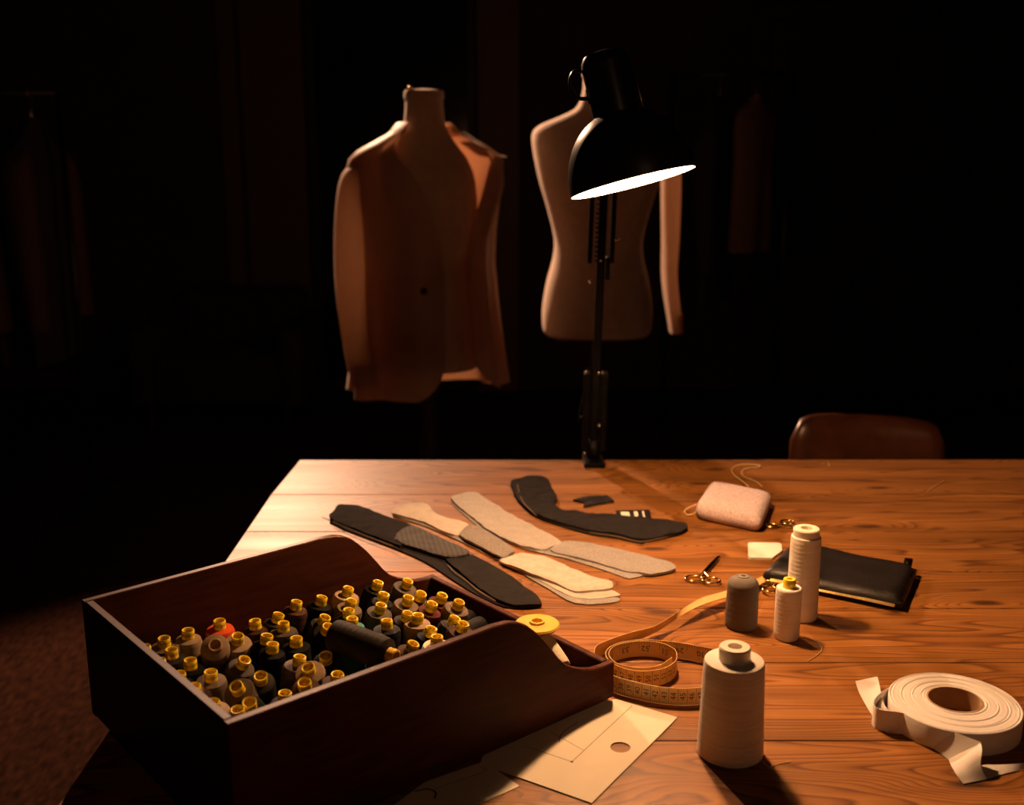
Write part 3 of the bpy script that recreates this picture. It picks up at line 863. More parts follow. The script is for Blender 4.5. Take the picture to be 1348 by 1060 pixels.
shade_auto(obj('windings', bm, M_WHITETAPE, tr), 50)
bm = lathebm([(HR, 0.0002), (HR, RH + .0004), (HR - .0018, RH + .0004), (HR - .0018, 0.0002)], 48, closed=True)
for v in bm.verts: v.co += off
shade_auto(obj('core', bm, M_CARDBOARD, tr), 40)
def W(x, y, h): return at(x, y, h)
loop_t = [W(x, y, .0242) for x, y in ((1206, 897), (1190, 900), (1172, 905), (1157, 914), (1150, 925), (1158, 934), (1186, 938), (1212, 946), (1246, 960), (1291, 977))]
loop_b = [Vector((p.x, p.y, T + .0008)) for p in loop_t[:7]] + [W(1218, 979, .0008), W(1236, 991, .0008), W(1249, 1000, .0008)]
B2, T2 = ribbon_grid(loop_b, loop_t, 7)
put(shade_auto(obj('tape_tail', ribbon_bm(B2, T2, 0.0003), M_WHITETAPE), 60), tr)
tail_b = [W(1126, 897, .014), W(1131, 912, .008), W(1139, 927, .003), W(1150, 944, .001), W(1165, 960, .0008)]
tail_t = [W(1155, 891, .012), W(1158, 903, .014), W(1161, 917, .017), W(1166, 931, .021), W(1176, 940, .0225)]
B2, T2 = ribbon_grid(tail_b, tail_t, 6)
put(shade_auto(obj('tape_tail', ribbon_bm(B2, T2, 0.0003), M_WHITETAPE), 60), tr)
fold_b = [W(1249, 1000, .0012), W(1252, 1008, .004), W(1259, 1020, .004), W(1268, 1032, .0008)]
fold_t = [W(1291, 977, .0235), W(1293, 988, .021), W(1291, 1008, .011), W(1299, 1026, .0012)]
B2, T2 = ribbon_grid(fold_b, fold_t, 6)
put(shade_auto(obj('tape_tail', ribbon_bm(B2, T2, 0.0003), M_WHITETAPE), 60), tr)
end_b = [W(1272, 1031, .0008), W(1297, 1026, .0008), W(1318, 1020, .0008), W(1350, 1013, .001), W(1390, 1010, .001)]
end_t = [W(1291, 1008, .0015), W(1300, 1007, .002), W(1318, 1007, .0035), W(1350, 1004, .006), W(1390, 992, .006)]
B2, T2 = ribbon_grid(end_b, end_t, 6)
put(shade_auto(obj('tape_tail', ribbon_bm(B2, T2, 0.0003), M_WHITETAPE), 60), tr)

# ================================================================== pattern cards
hole_c = at(816.5, 985.5)
hole = [(hole_c.x + .0102 * math.cos(2 * PI * k / 28), hole_c.y + .0102 * math.sin(2 * PI * k / 28)) for k in range(28)]
c1 = thing('pattern_card', 'cream pattern card with round hole and pencil lines under the box corner', 'pattern card', at(780, 985))
put(obj('card', sheet(pxpoly([(892, 946), (779, 1059), (632, 1007), (640, 985), (742, 935), (811, 922)]), T + .0008, .0006, 0.02, hole=hole), M_CARD), c1)
def line(pts, wd, root, z, m=M_PENCIL, name='pencil_line'):
    P = [at(x, y) for x, y in pts]
    if len(P) > 2: P = catmull(P, 6)
    bm = newbm(); L = []
    for i, p in enumerate(P):
        t = (P[min(i + 1, len(P) - 1)] - P[max(i - 1, 0)]).normalized(); s = Vector((-t.y, t.x, 0)) * wd / 2
        L.append((bm.verts.new((p.x + s.x, p.y + s.y, z)), bm.verts.new((p.x - s.x, p.y - s.y, z))))
    for a, b_ in zip(L, L[1:]): bm.faces.new((a[1], b_[1], b_[0], a[0]))
    return put(obj(name, bm, m), root)
z1 = T + .0016
line([(752.8, 1005), (832, 931)], .0006, c1, z1); line([(752.8, 1005), (690, 983.5)], .0007, c1, z1); line([(724, 965), (768.5, 990)], .0005, c1, z1)
line([(760, 953), (745, 963), (738, 970), (736, 979)], .0010, c1, z1)
dc = at(752.8, 1005)
bm = newbm(); bmesh.ops.create_circle(bm, cap_ends=True, radius=.0016, segments=12)
for v in bm.verts: v.co += Vector((dc.x, dc.y, z1 + .0001))
put(obj('dot', bm, M_INK), c1)
c2 = thing('pattern_card', 'shadowed cream pattern card with thick curved mark beneath the larger card', 'pattern card', at(600, 1045))
put(obj('card', sheet(pxpoly([(684, 1036), (610, 1068), (500, 1100), (500, 1075), (560, 1030), (638, 1003)]), T + .0001, .0006, 0.02), M_CARD), c2)
line([(546, 1043), (562, 1040), (573, 1044), (572, 1053)], .0022, c2, T + .0009); line([(572, 1040), (637, 1017), (632, 1011)], .0006, c2, T + .0009)

# ================================================================== fabric bundles
def bundle(name, label, pieces, cat='fabric piece', group=None):
    xs = [p for pc in pieces for p in pc[1]]
    c = at(sum(p[0] for p in xs) / len(xs), sum(p[1] for p in xs) / len(xs))
    rt = thing(name, label, cat, c, group=group)
    for i, (pn, pts, z, th, wv, m) in enumerate(pieces):
        o = obj(pn, sheet([p[:2] for p in catmull([at(x, y) for x, y in pts], 3, True)], T + z, th, 0.007, wv * 1.6, 55, dome=0.0012, domew=0.005, seed=i * 3.1 + c.x * 9), m)
        shade_auto(o, 50); put(o, rt)
    return rt
bundle('fabric_strip', 'black cloth strip with woven middle section beside the wooden box', [
 ('under_layer', [(434, 689), (470, 680), (540, 702), (600, 730), (650, 757), (690, 780), (708, 799), (676, 803), (640, 792), (600, 768), (560, 742), (515, 722)], .0002, .0018, .0006, M_DARKCLOTH),
 ('back_section', [(434.8, 687), (441, 676), (447.8, 668.6), (472, 671), (505, 683), (542.4, 697), (552, 706), (530, 723), (518.3, 720.5), (475, 704)], .0028, .0018, .0028, M_DARKCLOTH),
 ('woven_section', [(520, 717), (540, 700), (566, 709), (594, 722), (618, 734), (609, 739.5), (587, 741), (557, 732)], .0062, .0015, .0022, M_WOVEN),
 ('front_section', [(587, 742), (602, 738), (622, 736.5), (652, 752), (674, 766), (701, 786), (712, 797), (709, 802), (676, 802.5), (650, 793), (625, 775), (605, 758)], .0028, .0018, .0028, M_DARKCLOTH)])
bundle('fabric_strip', 'cream cloth strip with speckled grey felt middle between black and grey strips', [
 ('under_layer', [(518, 681), (562, 690), (606, 708), (664, 738), (740, 765), (811, 787), (806, 795), (758, 796), (722, 777), (668, 746), (606, 714), (556, 693)], .0002, .0014, .0005, M_GREYCLOTH),
 ('second_layer', [(664, 739), (724, 752), (809, 782), (806, 789), (759, 791), (714, 769)], .0022, .0012, .0006, M_CREAMCLOTH),
 ('back_section', [(516.4, 680), (528, 671), (542.4, 666.8), (562.8, 668.6), (575.8, 682), (614, 694), (616, 700), (606, 708.5), (590, 706.5), (556, 691)], .0024, .0016, .0026, M_CREAMCLOTH),
 ('felt_section', [(606, 712), (612, 702), (621, 697.5), (636, 703), (656, 716), (677, 730), (671, 737), (661, 741), (634, 727)], .0056, .0018, .0016, M_FELT),
 ('front_section', [(657.4, 744), (672, 738), (690, 735.4), (716.7, 739), (742, 750), (768.7, 762), (790, 769), (805.7, 774), (803, 782), (780, 784), (757.5, 785.5), (735, 776), (716.7, 768.8), (685, 756)], .0042, .0016, .0024, M_CREAMCLOTH)])
bundle('fabric_strip', 'long pale grey cloth strip beside the black curved collar piece', [
 ('under_layer', [(594, 663), (640, 690), (700, 716), (760, 728), (850, 752), (832, 763), (815, 759), (750, 738), (690, 724), (642, 703), (618, 685)], .0002, .0014, .0005, M_GREYCLOTH),
 ('back_section', [(594, 661), (609, 653.8), (625.9, 652), (640, 661), (657.4, 671), (679.6, 686), (710, 701), (739, 718), (727, 725), (713, 728), (679.6, 720.5), (642.5, 702), (624, 687)], .0022, .0016, .0026, mat('light_grey_cloth', (0.36, 0.325, 0.29), 0.9, var=0.12, scale=250, bump=0.5, bscale=900)),
 ('front_section', [(724, 728), (742.7, 716.8), (766, 718), (791, 722.4), (820, 728), (846.6, 735), (870, 741), (887.4, 748.4), (886, 755), (857.7, 760.5), (840, 758), (820.6, 755.5), (785, 745), (753.8, 737)], .0022, .0016, .0020, M_GREYCLOTH)])
bundle('collar_piece', 'black curved cloth collar piece lying behind the grey strip', [
 ('under_layer', [(676, 652), (686, 664), (706, 682), (738, 694), (776, 704.5), (814, 710), (845, 717), (842, 708), (770, 694), (720, 680), (690, 655)], .0002, .0016, .0004, M_DARKCLOTH),
 ('cloth', [(672.5, 639), (683, 634.5), (700.5, 632), (719.8, 634), (726.5, 648), (733.3, 659.5), (730.4, 669), (743, 677.5), (756.4, 677), (775.7, 681.7), (806.6, 682.7), (833.6, 685.6), (858.6, 688.5), (887.6, 691.4), (900, 694), (905, 698), (901, 703), (881.8, 708.7), (845, 715.5), (814.3, 708.7), (775.7, 703), (737, 693), (704.4, 681.7), (683, 664), (675.4, 649)], .0022, .0024, .0034, M_DARKCLOTH)], 'collar')

def edge_line(root_i, pts, h, r=.0007, m=M_STRING):
    rt = [o for o in COL.objects if o.name.startswith(root_i)][0]
    put(obj('stitched_edge', tubebm(catmull([at(x, y, h) for x, y in pts], 5), r, 5), m, None, True), rt)
M_SEAM = mat('seam_thread', (0.16, 0.095, 0.055), 0.9)
edge_line('fabric_strip', [(438, 687), (475, 703), (517, 719)], .0064, .0008, M_SEAM)
edge_line('fabric_strip', [(589, 744), (600, 755), (614, 765), (630, 778), (652, 791)], .0062, .0008, M_SEAM)
edge_line('collar_piece', [(681, 638), (684, 650), (690, 663), (706, 679)], .0085, .0007, M_SEAM)
edge_line('collar_piece', [(776, 701), (814, 706.5), (844, 713), (880, 706.5)], .0062, .0007, M_SEAM)
# ================================================================== small things on the table
pk = thing('needle_packet', 'crumpled black needle packet near the lamp shadow', 'needle packet', at(780, 661))
put(obj('wrapper', sheet(pxpoly([(754.5, 660.5), (768, 655.7), (799, 654), (808.5, 661.5), (768, 669), (770, 664)]), T + .0002, .0012, .008, .003, 60), M_LEATHER), pk)
pk = thing('needle_packet', 'flat black needle packet with cream labels behind the black collar piece', 'needle packet', at(834, 679))
put(obj('wrapper', sheet(pxpoly([(810, 673), (855, 672), (858, 685), (812, 686)]), T + .0002, .0012, .01), M_LEATHER), pk)
for q in ([(817, 675), (828, 675), (830.7, 684.6), (818.5, 685)], [(834, 674.5), (839, 674.5), (841, 684), (836, 684.3)], [(845, 674), (847.5, 674), (849.5, 683.5), (847, 683.8)]):
    put(obj('paper_label', sheet(pxpoly(q), T + .0015, .0002, .02), M_CARD), pk)
o = obj('tailor_chalk', sheet(pxpoly([(984.5, 719), (986, 717), (1025, 717.5), (1028.5, 719.5), (1029.5, 728), (1016, 737.5), (988, 737), (985, 735.5)]), T + .0002, .0035, .008, dome=.0012, domew=.003), M_CHALK)
tag(shade_auto(recentre(o), 50), 'flat white tailor chalk with cut corner beside the black pouch', 'chalk')

def scissors(label, loop1, loop2, pivot, tip1, tip2, z=0.0025, rl=0.0105, bl=M_BLACKMETAL):
    p = at(*pivot, z)
    rt = thing('scissors', label, 'scissors', at(*pivot))
    for lp, tip, dz in ((loop1, tip1, 0.0), (loop2, tip2, 0.0016)):
        c = at(*lp, z); ct = Vector((c.x, c.y, T + z + dz))
        pts = [ct + Vector((rl * 1.15 * math.cos(a), rl * math.sin(a), 0)) for a in [2 * PI * k / 20 for k in range(20)]]
        put(obj('finger_loop', tubebm(pts, 0.0019, 8, True), M_BRASS, None, True), rt)
        d = (p - ct); d.z = 0; d.normalize()
        pp = Vector((p.x, p.y, T + z + dz))
        put(obj('shank', tubebm(catmull([ct + d * rl, ct + d * rl * 1.5 + Vector((0, 0, .0003)), pp], 4), 0.0022, 8), M_BRASS, None, True), rt)
        t = at(*tip, z); t = Vector((t.x, t.y, T + z + dz)); bd = (t - pp); s = Vector((-bd.y, bd.x, 0)).normalized()
        bm = newbm()
        loft(bm, [[pp + s * .0032 + Vector((0, 0, .0008)), pp - s * .0032 + Vector((0, 0, .0008)), pp - s * .0032 - Vector((0, 0, .0008)), pp + s * .0032 - Vector((0, 0, .0008))],
                  [pp + bd * .5 + s * .003 + Vector((0, 0, .0007)), pp + bd * .5 - s * .003 + Vector((0, 0, .0007)), pp + bd * .5 - s * .003 - Vector((0, 0, .0007)), pp + bd * .5 + s * .003 - Vector((0, 0, .0007))],
                  [t + s * .0006 + Vector((0, 0, .0004)), t - s * .0006 + Vector((0, 0, .0004)), t - s * .0006 - Vector((0, 0, .0004)), t + s * .0006 - Vector((0, 0, .0004))]])
        put(obj('blade', bm, bl), rt)
    put(obj('pivot_screw', cylbm(p + Vector((0, 0, -.001)), p + Vector((0, 0, .0035)), .0022, n=12), M_BRASS, None, True), rt)
    return rt
scissors('small embroidery scissors with gold handles and dark blades on bare table', (913.5, 762), (936.5, 766), (927, 755), (945.5, 732), (948, 733), bl=mat('dark_steel', (0.10, 0.08, 0.07), 0.2, 1.0))
scissors('gold-handled scissors half hidden behind the tall white cone', (1016, 692), (1036, 689), (1046, 694.5), (1066, 704), (1068, 702), rl=0.009, bl=M_STEEL)
scissors('gold scissors poking out of the zip end of the black pouch', (1007, 768), (1015, 778), (1024, 768), (1062, 768), (1064, 770), z=0.004, rl=0.0095, bl=M_STEEL)

# black zip pouch
base = [(1004, 766), (1036, 731), (1078, 731), (1114, 741), (1160, 750), (1206, 759), (1198, 780), (1187, 806), (1130, 795), (1076, 784), (1030, 772)]
pc = thing('zip_pouch', 'black leather pouch with gold zip lying behind the thread cones', 'pouch', at(1105, 770))
bp_ = pxpoly(base)
put(shade_auto(obj('body', sheet(bp_, T + .006, .004, .008, .0025, 30, dome=.010, domew=.022), M_LEATHER), 60), pc)
put(shade_auto(obj('lower_body', sheet([tuple(Vector(p).lerp(Vector((at(1105, 770).x, at(1105, 770).y)), .03)) for p in bp_], T + .0002, .0058, .012), M_LEATHER), 40), pc)
zp = [at(x, y, .0085) for x, y in ((1014, 763.5), (1045, 769), (1076, 776), (1130, 787), (1178, 797.5))]
d = Vector((zp[-1].y - zp[0].y, -(zp[-1].x - zp[0].x), 0)).normalized()
if d.y > 0: d = -d
zb, zt = catmull([p + d * .0022 - Vector((0, 0, .0015)) for p in zp], 8), catmull([p - d * .0008 + Vector((0, 0, .0015)) for p in zp], 8)
bm = ribbon_bm(zb, zt, .0008, 1)
put(obj('zip', bm, M_BRASS), pc)
tip = at(1193, 752)
bm = newbm()
box(bm, (-.0062, -.002, 0), (.0062, .002, .019), .0018, Matrix.Translation(tip + Vector((0, 0, .001))) @ Matrix.Rotation(.12, 4, 'Y'), 2)
tab_ = put(shade_auto(obj('loop_tab', bm, M_LEATHER), 50), pc)
put(obj('snap', lathebm([(0, 0), (.0022, 0), (.0018, .0012), (0, .0016)], 12, mtx=Matrix.Translation(tip + Vector((-.001, -.0022, .014))) @ Matrix.Rotation(PI / 2, 4, 'X')), M_STEEL, None, True), pc)
seam = [at(x, y) + Vector((-.0004, 0, .0098)) for x, y in ((1205.5, 760), (1202, 769), (1198, 780), (1192, 794), (1187, 805))]
put(obj('piping', tubebm(catmull(seam, 5), .0012, 6), M_TAN, None, True), pc)

# pin cushion
q = [at(937, 629, .030), at(1017, 645, .030), at(1002, 683, .026), at(915, 663, .028)]
ctr = sum(q, Vector()) / 4
pcu = thing('pin_cushion', 'plump pink wool pin cushion with string loop at table back', 'pin cushion', (ctr.x, ctr.y, T))
bm = newbm(); n = 14
def bil(u, v): return q[0].lerp(q[1], u).lerp(q[3].lerp(q[2], u), v)
rings = []
R = []
for zz_, ins in ((0.0003, .10), (.0025, .03), (.008, .0), (.015, -.015), (.022, .0), (.027, .035), (.0295, .08)):
    ring = []
    for k in range(40):
        a = 2 * PI * k / 40; ca, sa = math.cos(a), math.sin(a)
        e = 0.20
        uu = .5 + (.5 - ins) * math.copysign(abs(ca) ** e, ca); vv = .5 + (.5 - ins) * math.copysign(abs(sa) ** e, sa)
        p = bil(uu, vv); ring.append(Vector((p.x, p.y, T + zz_ + .0012 * noise.noise(Vector((p.x * 50, p.y * 50, 1))) * (zz_ > .004))))
    R.append(ring)
for s in (.75, .4):
    c = sum(R[6], Vector()) / 40
    R.append([c.lerp(p, s) + Vector((0, 0, .0016 * (1 - s) + .001)) for p in R[6]])
loft(bm, R)
put(shade_auto(obj('cushion', bm, M_PINK), 60), pcu)
put(obj('string_loop', tubebm(catmull([at(918, 664, .010), at(908, 668, .008), at(901, 673, .003), at(904, 678, .002), at(914, 676, .003), at(919, 670, .008)], 6), .0013, 6), M_STRING, None, True), pcu)
put(obj('string_loop', tubebm(catmull([at(985, 640, .024), at(975, 632, .008), at(966, 625, .0015), at(964, 617, .0015), at(975, 612, .0015), at(996, 612, .0015), at(1000, 615, .0015), at(980, 618, .0015), at(978, 626, .0015), at(995, 634, .004), at(1003, 640, .02)], 6), .0011, 6), M_STRING, None, True), pcu)
def loose(label, pts, r=.0006, m=M_STRING):
    o = obj('thread_end', tubebm(catmull([at(x, y, .0008) for x, y in pts], 6), r, 5), m, None, True)
    return tag(recentre(o), label, 'thread')
loose('loose curl of pale thread at the foot of the small white spool', [(1046, 838), (1062, 840), (1076, 846), (1082, 855), (1074, 864), (1062, 871)], .0005)
loose('short straight thread end on bare table beyond the pouch', [(1219, 648), (1229, 641), (1243, 633)], .0006)
loose('bent scrap of thread beside the foot of the big white cone', [(1003, 1002), (1012, 1010), (1024, 1006), (1041, 1003)], .0005)
loose('fine thread end poking from the black strip corner', [(436, 686), (430, 683), (424, 681)], .0004, M_DARKCLOTH)
loose('stray yarn end at the table back edge', [(1080, 611), (1090, 610), (1092, 614)], .0006)

# ================================================================== desk lamp
LB = at(781, 610)
dl = thing('desk_lamp', 'black architect desk lamp clamped to the far table edge, lit', 'lamp', LB)
def P(o): return put(o, dl)
# clamp
bm = newbm()
box(bm, (LB.x - .020, TY1 - .065, T + .0003), (LB.x + .020, TY1 + .012, T + .010), .002)
box(bm, (LB.x - .014, TY1 + .003, T - .085), (LB.x + .014, TY1 + .012, T + .004), .002)
box(bm, (LB.x - .014, TY1 - .050, T - .085), (LB.x + .014, TY1 + .008, T - .077), .002)
P(obj('clamp', bm, M_MATTEBLACK))
P(obj('clamp_screw', cylbm((LB.x, TY1 - .030, T - .125), (LB.x, TY1 - .030, T - TH_ - .0005), .006), M_STEEL, None, True))
P(obj('socket', cylbm((LB.x, LB.y + .004, T + .008), (LB.x, LB.y + .004, T + .045), .012, .011, 16), M_MATTEBLACK, None, True))
A0 = Vector((LB.x, LB.y + .004, T + .045))
elbow = aty(797, 205, 1.985)
def along(py):   # point of the lower arm seen at image row py
    best = None
    for i in range(401):
        p = A0.lerp(elbow, i / 400); qv = p - CAM; yy = CY + F * qv.dot(DN) / qv.dot(FW)
        if best is None or abs(yy - py) < best[0]: best = (abs(yy - py), p)
    return best[1]
def bar(bm, a, b_, wx_, wy_, side=0.0, back=0.0):
    a = Vector(a) + Vector((side, back, 0)); b_ = Vector(b_) + Vector((side, back, 0))
    L = (b_ - a).length
    box(bm, (-wx_ / 2, -wy_ / 2, 0), (wx_ / 2, wy_ / 2, L), min(wx_, wy_) * .15, Matrix.Translation(a) @ frame_to(b_ - a))
p610, p490, p350, p345, p282 = A0, along(490), along(352), along(346), along(272)
for s in (-.0165, .0165):
    bm = newbm(); bar(bm, p610 - Vector((0, 0, .02)), p490, .012, .022, s); P(obj('side_plate', bm, M_MATTEBLACK))
def spring(a, b_, r, turns, wire=.0012):
    d = b_ - a; fr = frame_to(d); pts = []
    for i in range(turns * 9 + 1):
        t = i / (turns * 9); an = 2 * PI * turns * t
        pts.append(a + fr @ Vector((r * math.cos(an), r * math.sin(an), d.length * t)))
    return tubebm(pts, wire, 4)
P(obj('spring', spring(p610 + Vector((-.007, 0, .02)), p490 + Vector((-.007, 0, -.01)), .0050, 18), M_MATTEBLACK, None, True))
P(obj('spring', spring(p610 + Vector((.008, 0, .02)), p490 + Vector((.008, 0, -.01)), .0050, 18), M_MATTEBLACK, None, True))
P(obj('cable', tubebm(catmull([p490 + Vector((-.012, -.004, -.004)), p490 + Vector((-.026, -.006, -.05)), p490 + Vector((-.032, -.006, -.09)), p610 + Vector((-.020, -.006, .045)), p610 + Vector((-.016, .0, -.01))], 6), .0028, 8), M_MATTEBLACK, None, True))
bm = newbm(); bar(bm, p610, elbow, .0145, .0120); P(obj('lower_arm', bm, M_MATTEBLACK))
for s in (-.0205, .0190):
    bm = newbm(); bar(bm, p345, elbow, .0085, .014, s); P(obj('side_bar', bm, M_MATTEBLACK))
P(obj('spring', spring(p345 + Vector((-.0085, -.004, 0)), elbow + Vector((-.0085, 0, -.02)), .004, 20), M_MATTEBLACK, None, True))
bm = newbm(); bar(bm, along(368), p345 + Vector((0, 0, .01)), .008, .012, .013); P(obj('hinge_lug', bm, M_MATTEBLACK))
for px_, py_ in ((791, 343), (777, 372), (789, 561), (770, 598), (774, 609), (772, 491), (788, 492)):
    c = aty(px_, py_, along(py_).y - .008 if py_ < 600 else LB.y - .01)
    P(obj('bolt', lathebm([(0, 0), (.0034, 0), (.0034, .002), (.002, .0035), (0, .0038)], 10, mtx=Matrix.Translation(c + Vector((0, .004, 0))) @ Matrix.Rotation(PI / 2, 4, 'X')), M_STEEL, None, True))
c = aty(805, 316, 2.0)
bm = newbm(); cyl(bm, c, c + Vector((.012, -.003, .001)), .003); box(bm, (-.002, -.0025, -.0025), (.012, .0025, .0025), .001, Matrix.Translation(c + Vector((.006, -.004, .002))) @ Matrix.Rotation(-.2, 4, 'Y'))
P(obj('wing_nut', bm, M_STEEL))
P(obj('elbow_joint', cylbm(elbow + Vector((-.022, 0, 0)), elbow + Vector((.022, 0, 0)), .014, n=18), M_MATTEBLACK, None, True))
# head
HC = aty(833, 241, 1.435)              # centre of the rim
vv_ = (HC - CAM).normalized(); rx_ = Vector((1, 0, 0)); rx_ = (rx_ - vv_ * rx_.dot(vv_)).normalized(); dd_ = vv_.cross(rx_)
if dd_.z > 0: dd_ = -dd_
ta, tt = math.radians(14.5), math.radians(4.4)
axd = (rx_ * math.sin(ta) + dd_ * math.cos(ta)) * math.cos(tt) - vv_ * math.sin(tt)      # points out of the opening
up_ = -axd
HM = Matrix.Translation(HC) @ frame_to(up_)
RS = 0.5 * 168 * (HC - CAM).dot(FW) / F
bm = newbm()
outp = [(RS, 0)]
for i in range(1, 15):
    a = i / 14 * math.radians(70)
    outp.append((RS * (math.cos(a)) ** .9, .088 * math.sin(a) / math.sin(math.radians(70))))
inn = [(max(r - .0012, .002), z - (.0012 if i else -.0002)) for i, (r, z) in enumerate(outp)]
lathe(bm, outp + [(.030, .0885)], 64, HM, mi=0)
lathe(bm, inn + [(.029, .0870), (0, .0870)], 64, HM, mi=1)
lathe(bm, [outp[0], inn[0]], 64, HM, mi=1)
bmesh.ops.remove_doubles(bm, verts=bm.verts, dist=1e-6)
me = obj('shade', bm, [M_BLACKMETAL, M_SHADEIN]); shade_auto(me, 40); P(me)
hz = lathebm([(.0305, .086), (.0305, .150), (.0295, .158), (.025, .165), (.012, .168), (0, .1685)], 36, mtx=HM)
hs_ = obj('bulb_housing', hz, M_BLACKMETAL); shade_auto(hs_, 40); P(hs_)
for k in range(12):
    a = 2 * PI * k / 12
    bm = newbm(); box(bm, (-.0016, -.0006, -.009), (.0016, .0006, .009), .0004, HM @ Matrix.Rotation(a, 4, 'Z') @ Matrix.Translation((0, .0308, .118)))
    put(obj('vent_rib', bm, M_BLACKMETAL), dl); dl.children[-1].parent = hs_
    hs_.children[-1].matrix_parent_inverse = Matrix.Identity(4)
HMi = HM.to_3x3()
def hp(x, y, z): return HM @ Vector((x, y, z))
# side rod and switch loop follow image right / left
xr = (rx_ - up_ * rx_.dot(up_)).normalized()
def hl(side, z, toward=0.0): return HC + up_ * z + xr * side - vv_ * toward
P(obj('side_rod', tubebm([hl(.0325, .150), hl(.0335, .10), hl(.034, .082)], .0022, 8), M_STEEL, None, True))
P(obj('handle', tubebm(catmull([hl(-.026, .150), hl(-.040, .153), hl(-.048, .140), hl(-.044, .122), hl(-.030, .116)], 6), .0026, 8), M_BLACKMETAL, None, True))
bulb = lathebm([(0, -.010 + .020)] + [(.024 * math.sin(a), .034 - .024 * math.cos(a)) for a in [i / 12 * PI * .80 for i in range(1, 13)]] + [(.0125, .064), (.0125, .070), (0, .070)], 24, mtx=HM)
P(obj('bulb', bulb, M_BULB, None, True))
P(obj('bulb_socket', lathebm([(.0, .0705), (.016, .0705), (.016, .0865), (0, .0865)], 20, mtx=HM), M_CREAMPLASTIC, None, True))
# upper arm from the elbow forward to the back of the housing
back_pt = HC + up_ * .125 + vv_ * .034
for s in (-.012, .012):
    bm = newbm(); bar(bm, elbow, back_pt + Vector((0, .012, .0)), .0065, .0065, s); P(obj('upper_arm', bm, M_MATTEBLACK))
P(obj('spring', spring(elbow.lerp(back_pt, .12), elbow.lerp(back_pt, .6), .0045, 22), M_MATTEBLACK, None, True))
P(obj('head_joint', cylbm(back_pt + Vector((-.018, .010, 0)), back_pt + Vector((.018, .010, 0)), .011, n=16), M_MATTEBLACK, None, True))

# ================================================================== dress forms
def sup(cx_, cy_, rx2, ry2, z, n=40, e=.85, rot=0.0):
    out = []
    for k in range(n):
        a = 2 * PI * k / n; ca, sa = math.cos(a), math.sin(a)
        x = rx2 * math.copysign(abs(ca) ** e, ca); y = ry2 * math.copysign(abs(sa) ** e, sa)
        out.append(Vector((cx_ + x * math.cos(rot) - y * math.sin(rot), cy_ + x * math.sin(rot) + y * math.cos(rot), z)))
    return out
def interp(tab, z):
    for a, b_ in zip(tab, tab[1:]):
        if a[0] <= z <= b_[0]:
            t = (z - a[0]) / (b_[0] - a[0]); t = t * t * (3 - 2 * t) if False else t
            return [a[i] + (b_[i] - a[i]) * t for i in range(1, len(a))]
    return list((tab[0] if z < tab[0][0] else tab[-1])[1:])
def torso_mesh(tab, n=40):
    rows = []
    zs = [tab[0][0]]
    for a, b_ in zip(tab, tab[1:]):
        for j in range(1, 4): zs.append(a[0] + (b_[0] - a[0]) * j / 3)
    pts = catmull([Vector((t[1], t[2], t[0])) for t in tab], 4)
    offs = catmull([Vector((t[3], t[4], 0)) for t in tab], 4)
    for p, o_ in zip(pts, offs): rows.append(sup(o_.x, o_.y, max(.001, p.x), max(.001, p.y), p.z, n))
    bm = newbm(); loft(bm, rows); return bm
def stand(rt, z1):
    shade_auto(obj('pole', cylbm((0, 0, .02), (0, 0, z1), .028, .026, 20), M_BLACKWOOD, rt))
    shade_auto(obj('stand_base', lathebm([(0, 0), (.19, 0), (.19, .012), (.16, .022), (.04, .03), (0, .03)], 36), M_BLACKWOOD, rt))
m1 = aty(563, 400, 3.2)
d1 = thing('dress_form', 'linen dress form wearing an unfinished pale jacket, on black pole', 'dress form', (m1.x, 3.2, 0), (0, 0, math.radians(10)))
TOR1 = [(.735, .138, .104, 0, 0), (.76, .146, .110, 0, 0), (.84, .148, .112, 0, 0), (.94, .144, .106, 0, 0), (1.02, .140, .100, 0, 0), (1.12, .144, .104, 0, 0), (1.22, .146, .104, 0, 0), (1.29, .138, .090, 0, .002),
        (1.335, .120, .072, 0, .004), (1.365, .098, .062, 0, .004), (1.395, .076, .056, 0, .004), (1.425, .060, .054, 0, .003), (1.465, .054, .055, 0, 0), (1.500, .052, .053, 0, 0)]
shade_auto(obj('torso', torso_mesh(TOR1), M_LINEN, d1), 60)
cp = obj('neck_cap', lathebm([(0, 1.499), (.056, 1.499), (.056, 1.516), (.052, 1.522), (.012, 1.526), (0, 1.526)], 36), M_LINEN, d1); shade_auto(cp, 40)
obj('cap_pin', lathebm([(0, 0), (.007, .002), (.008, .006), (.005, .011), (0, .012)], 14, mtx=Matrix.Translation((-.040, -.012, 1.522))), M_BRASS, d1, True)
stand(d1, .74)
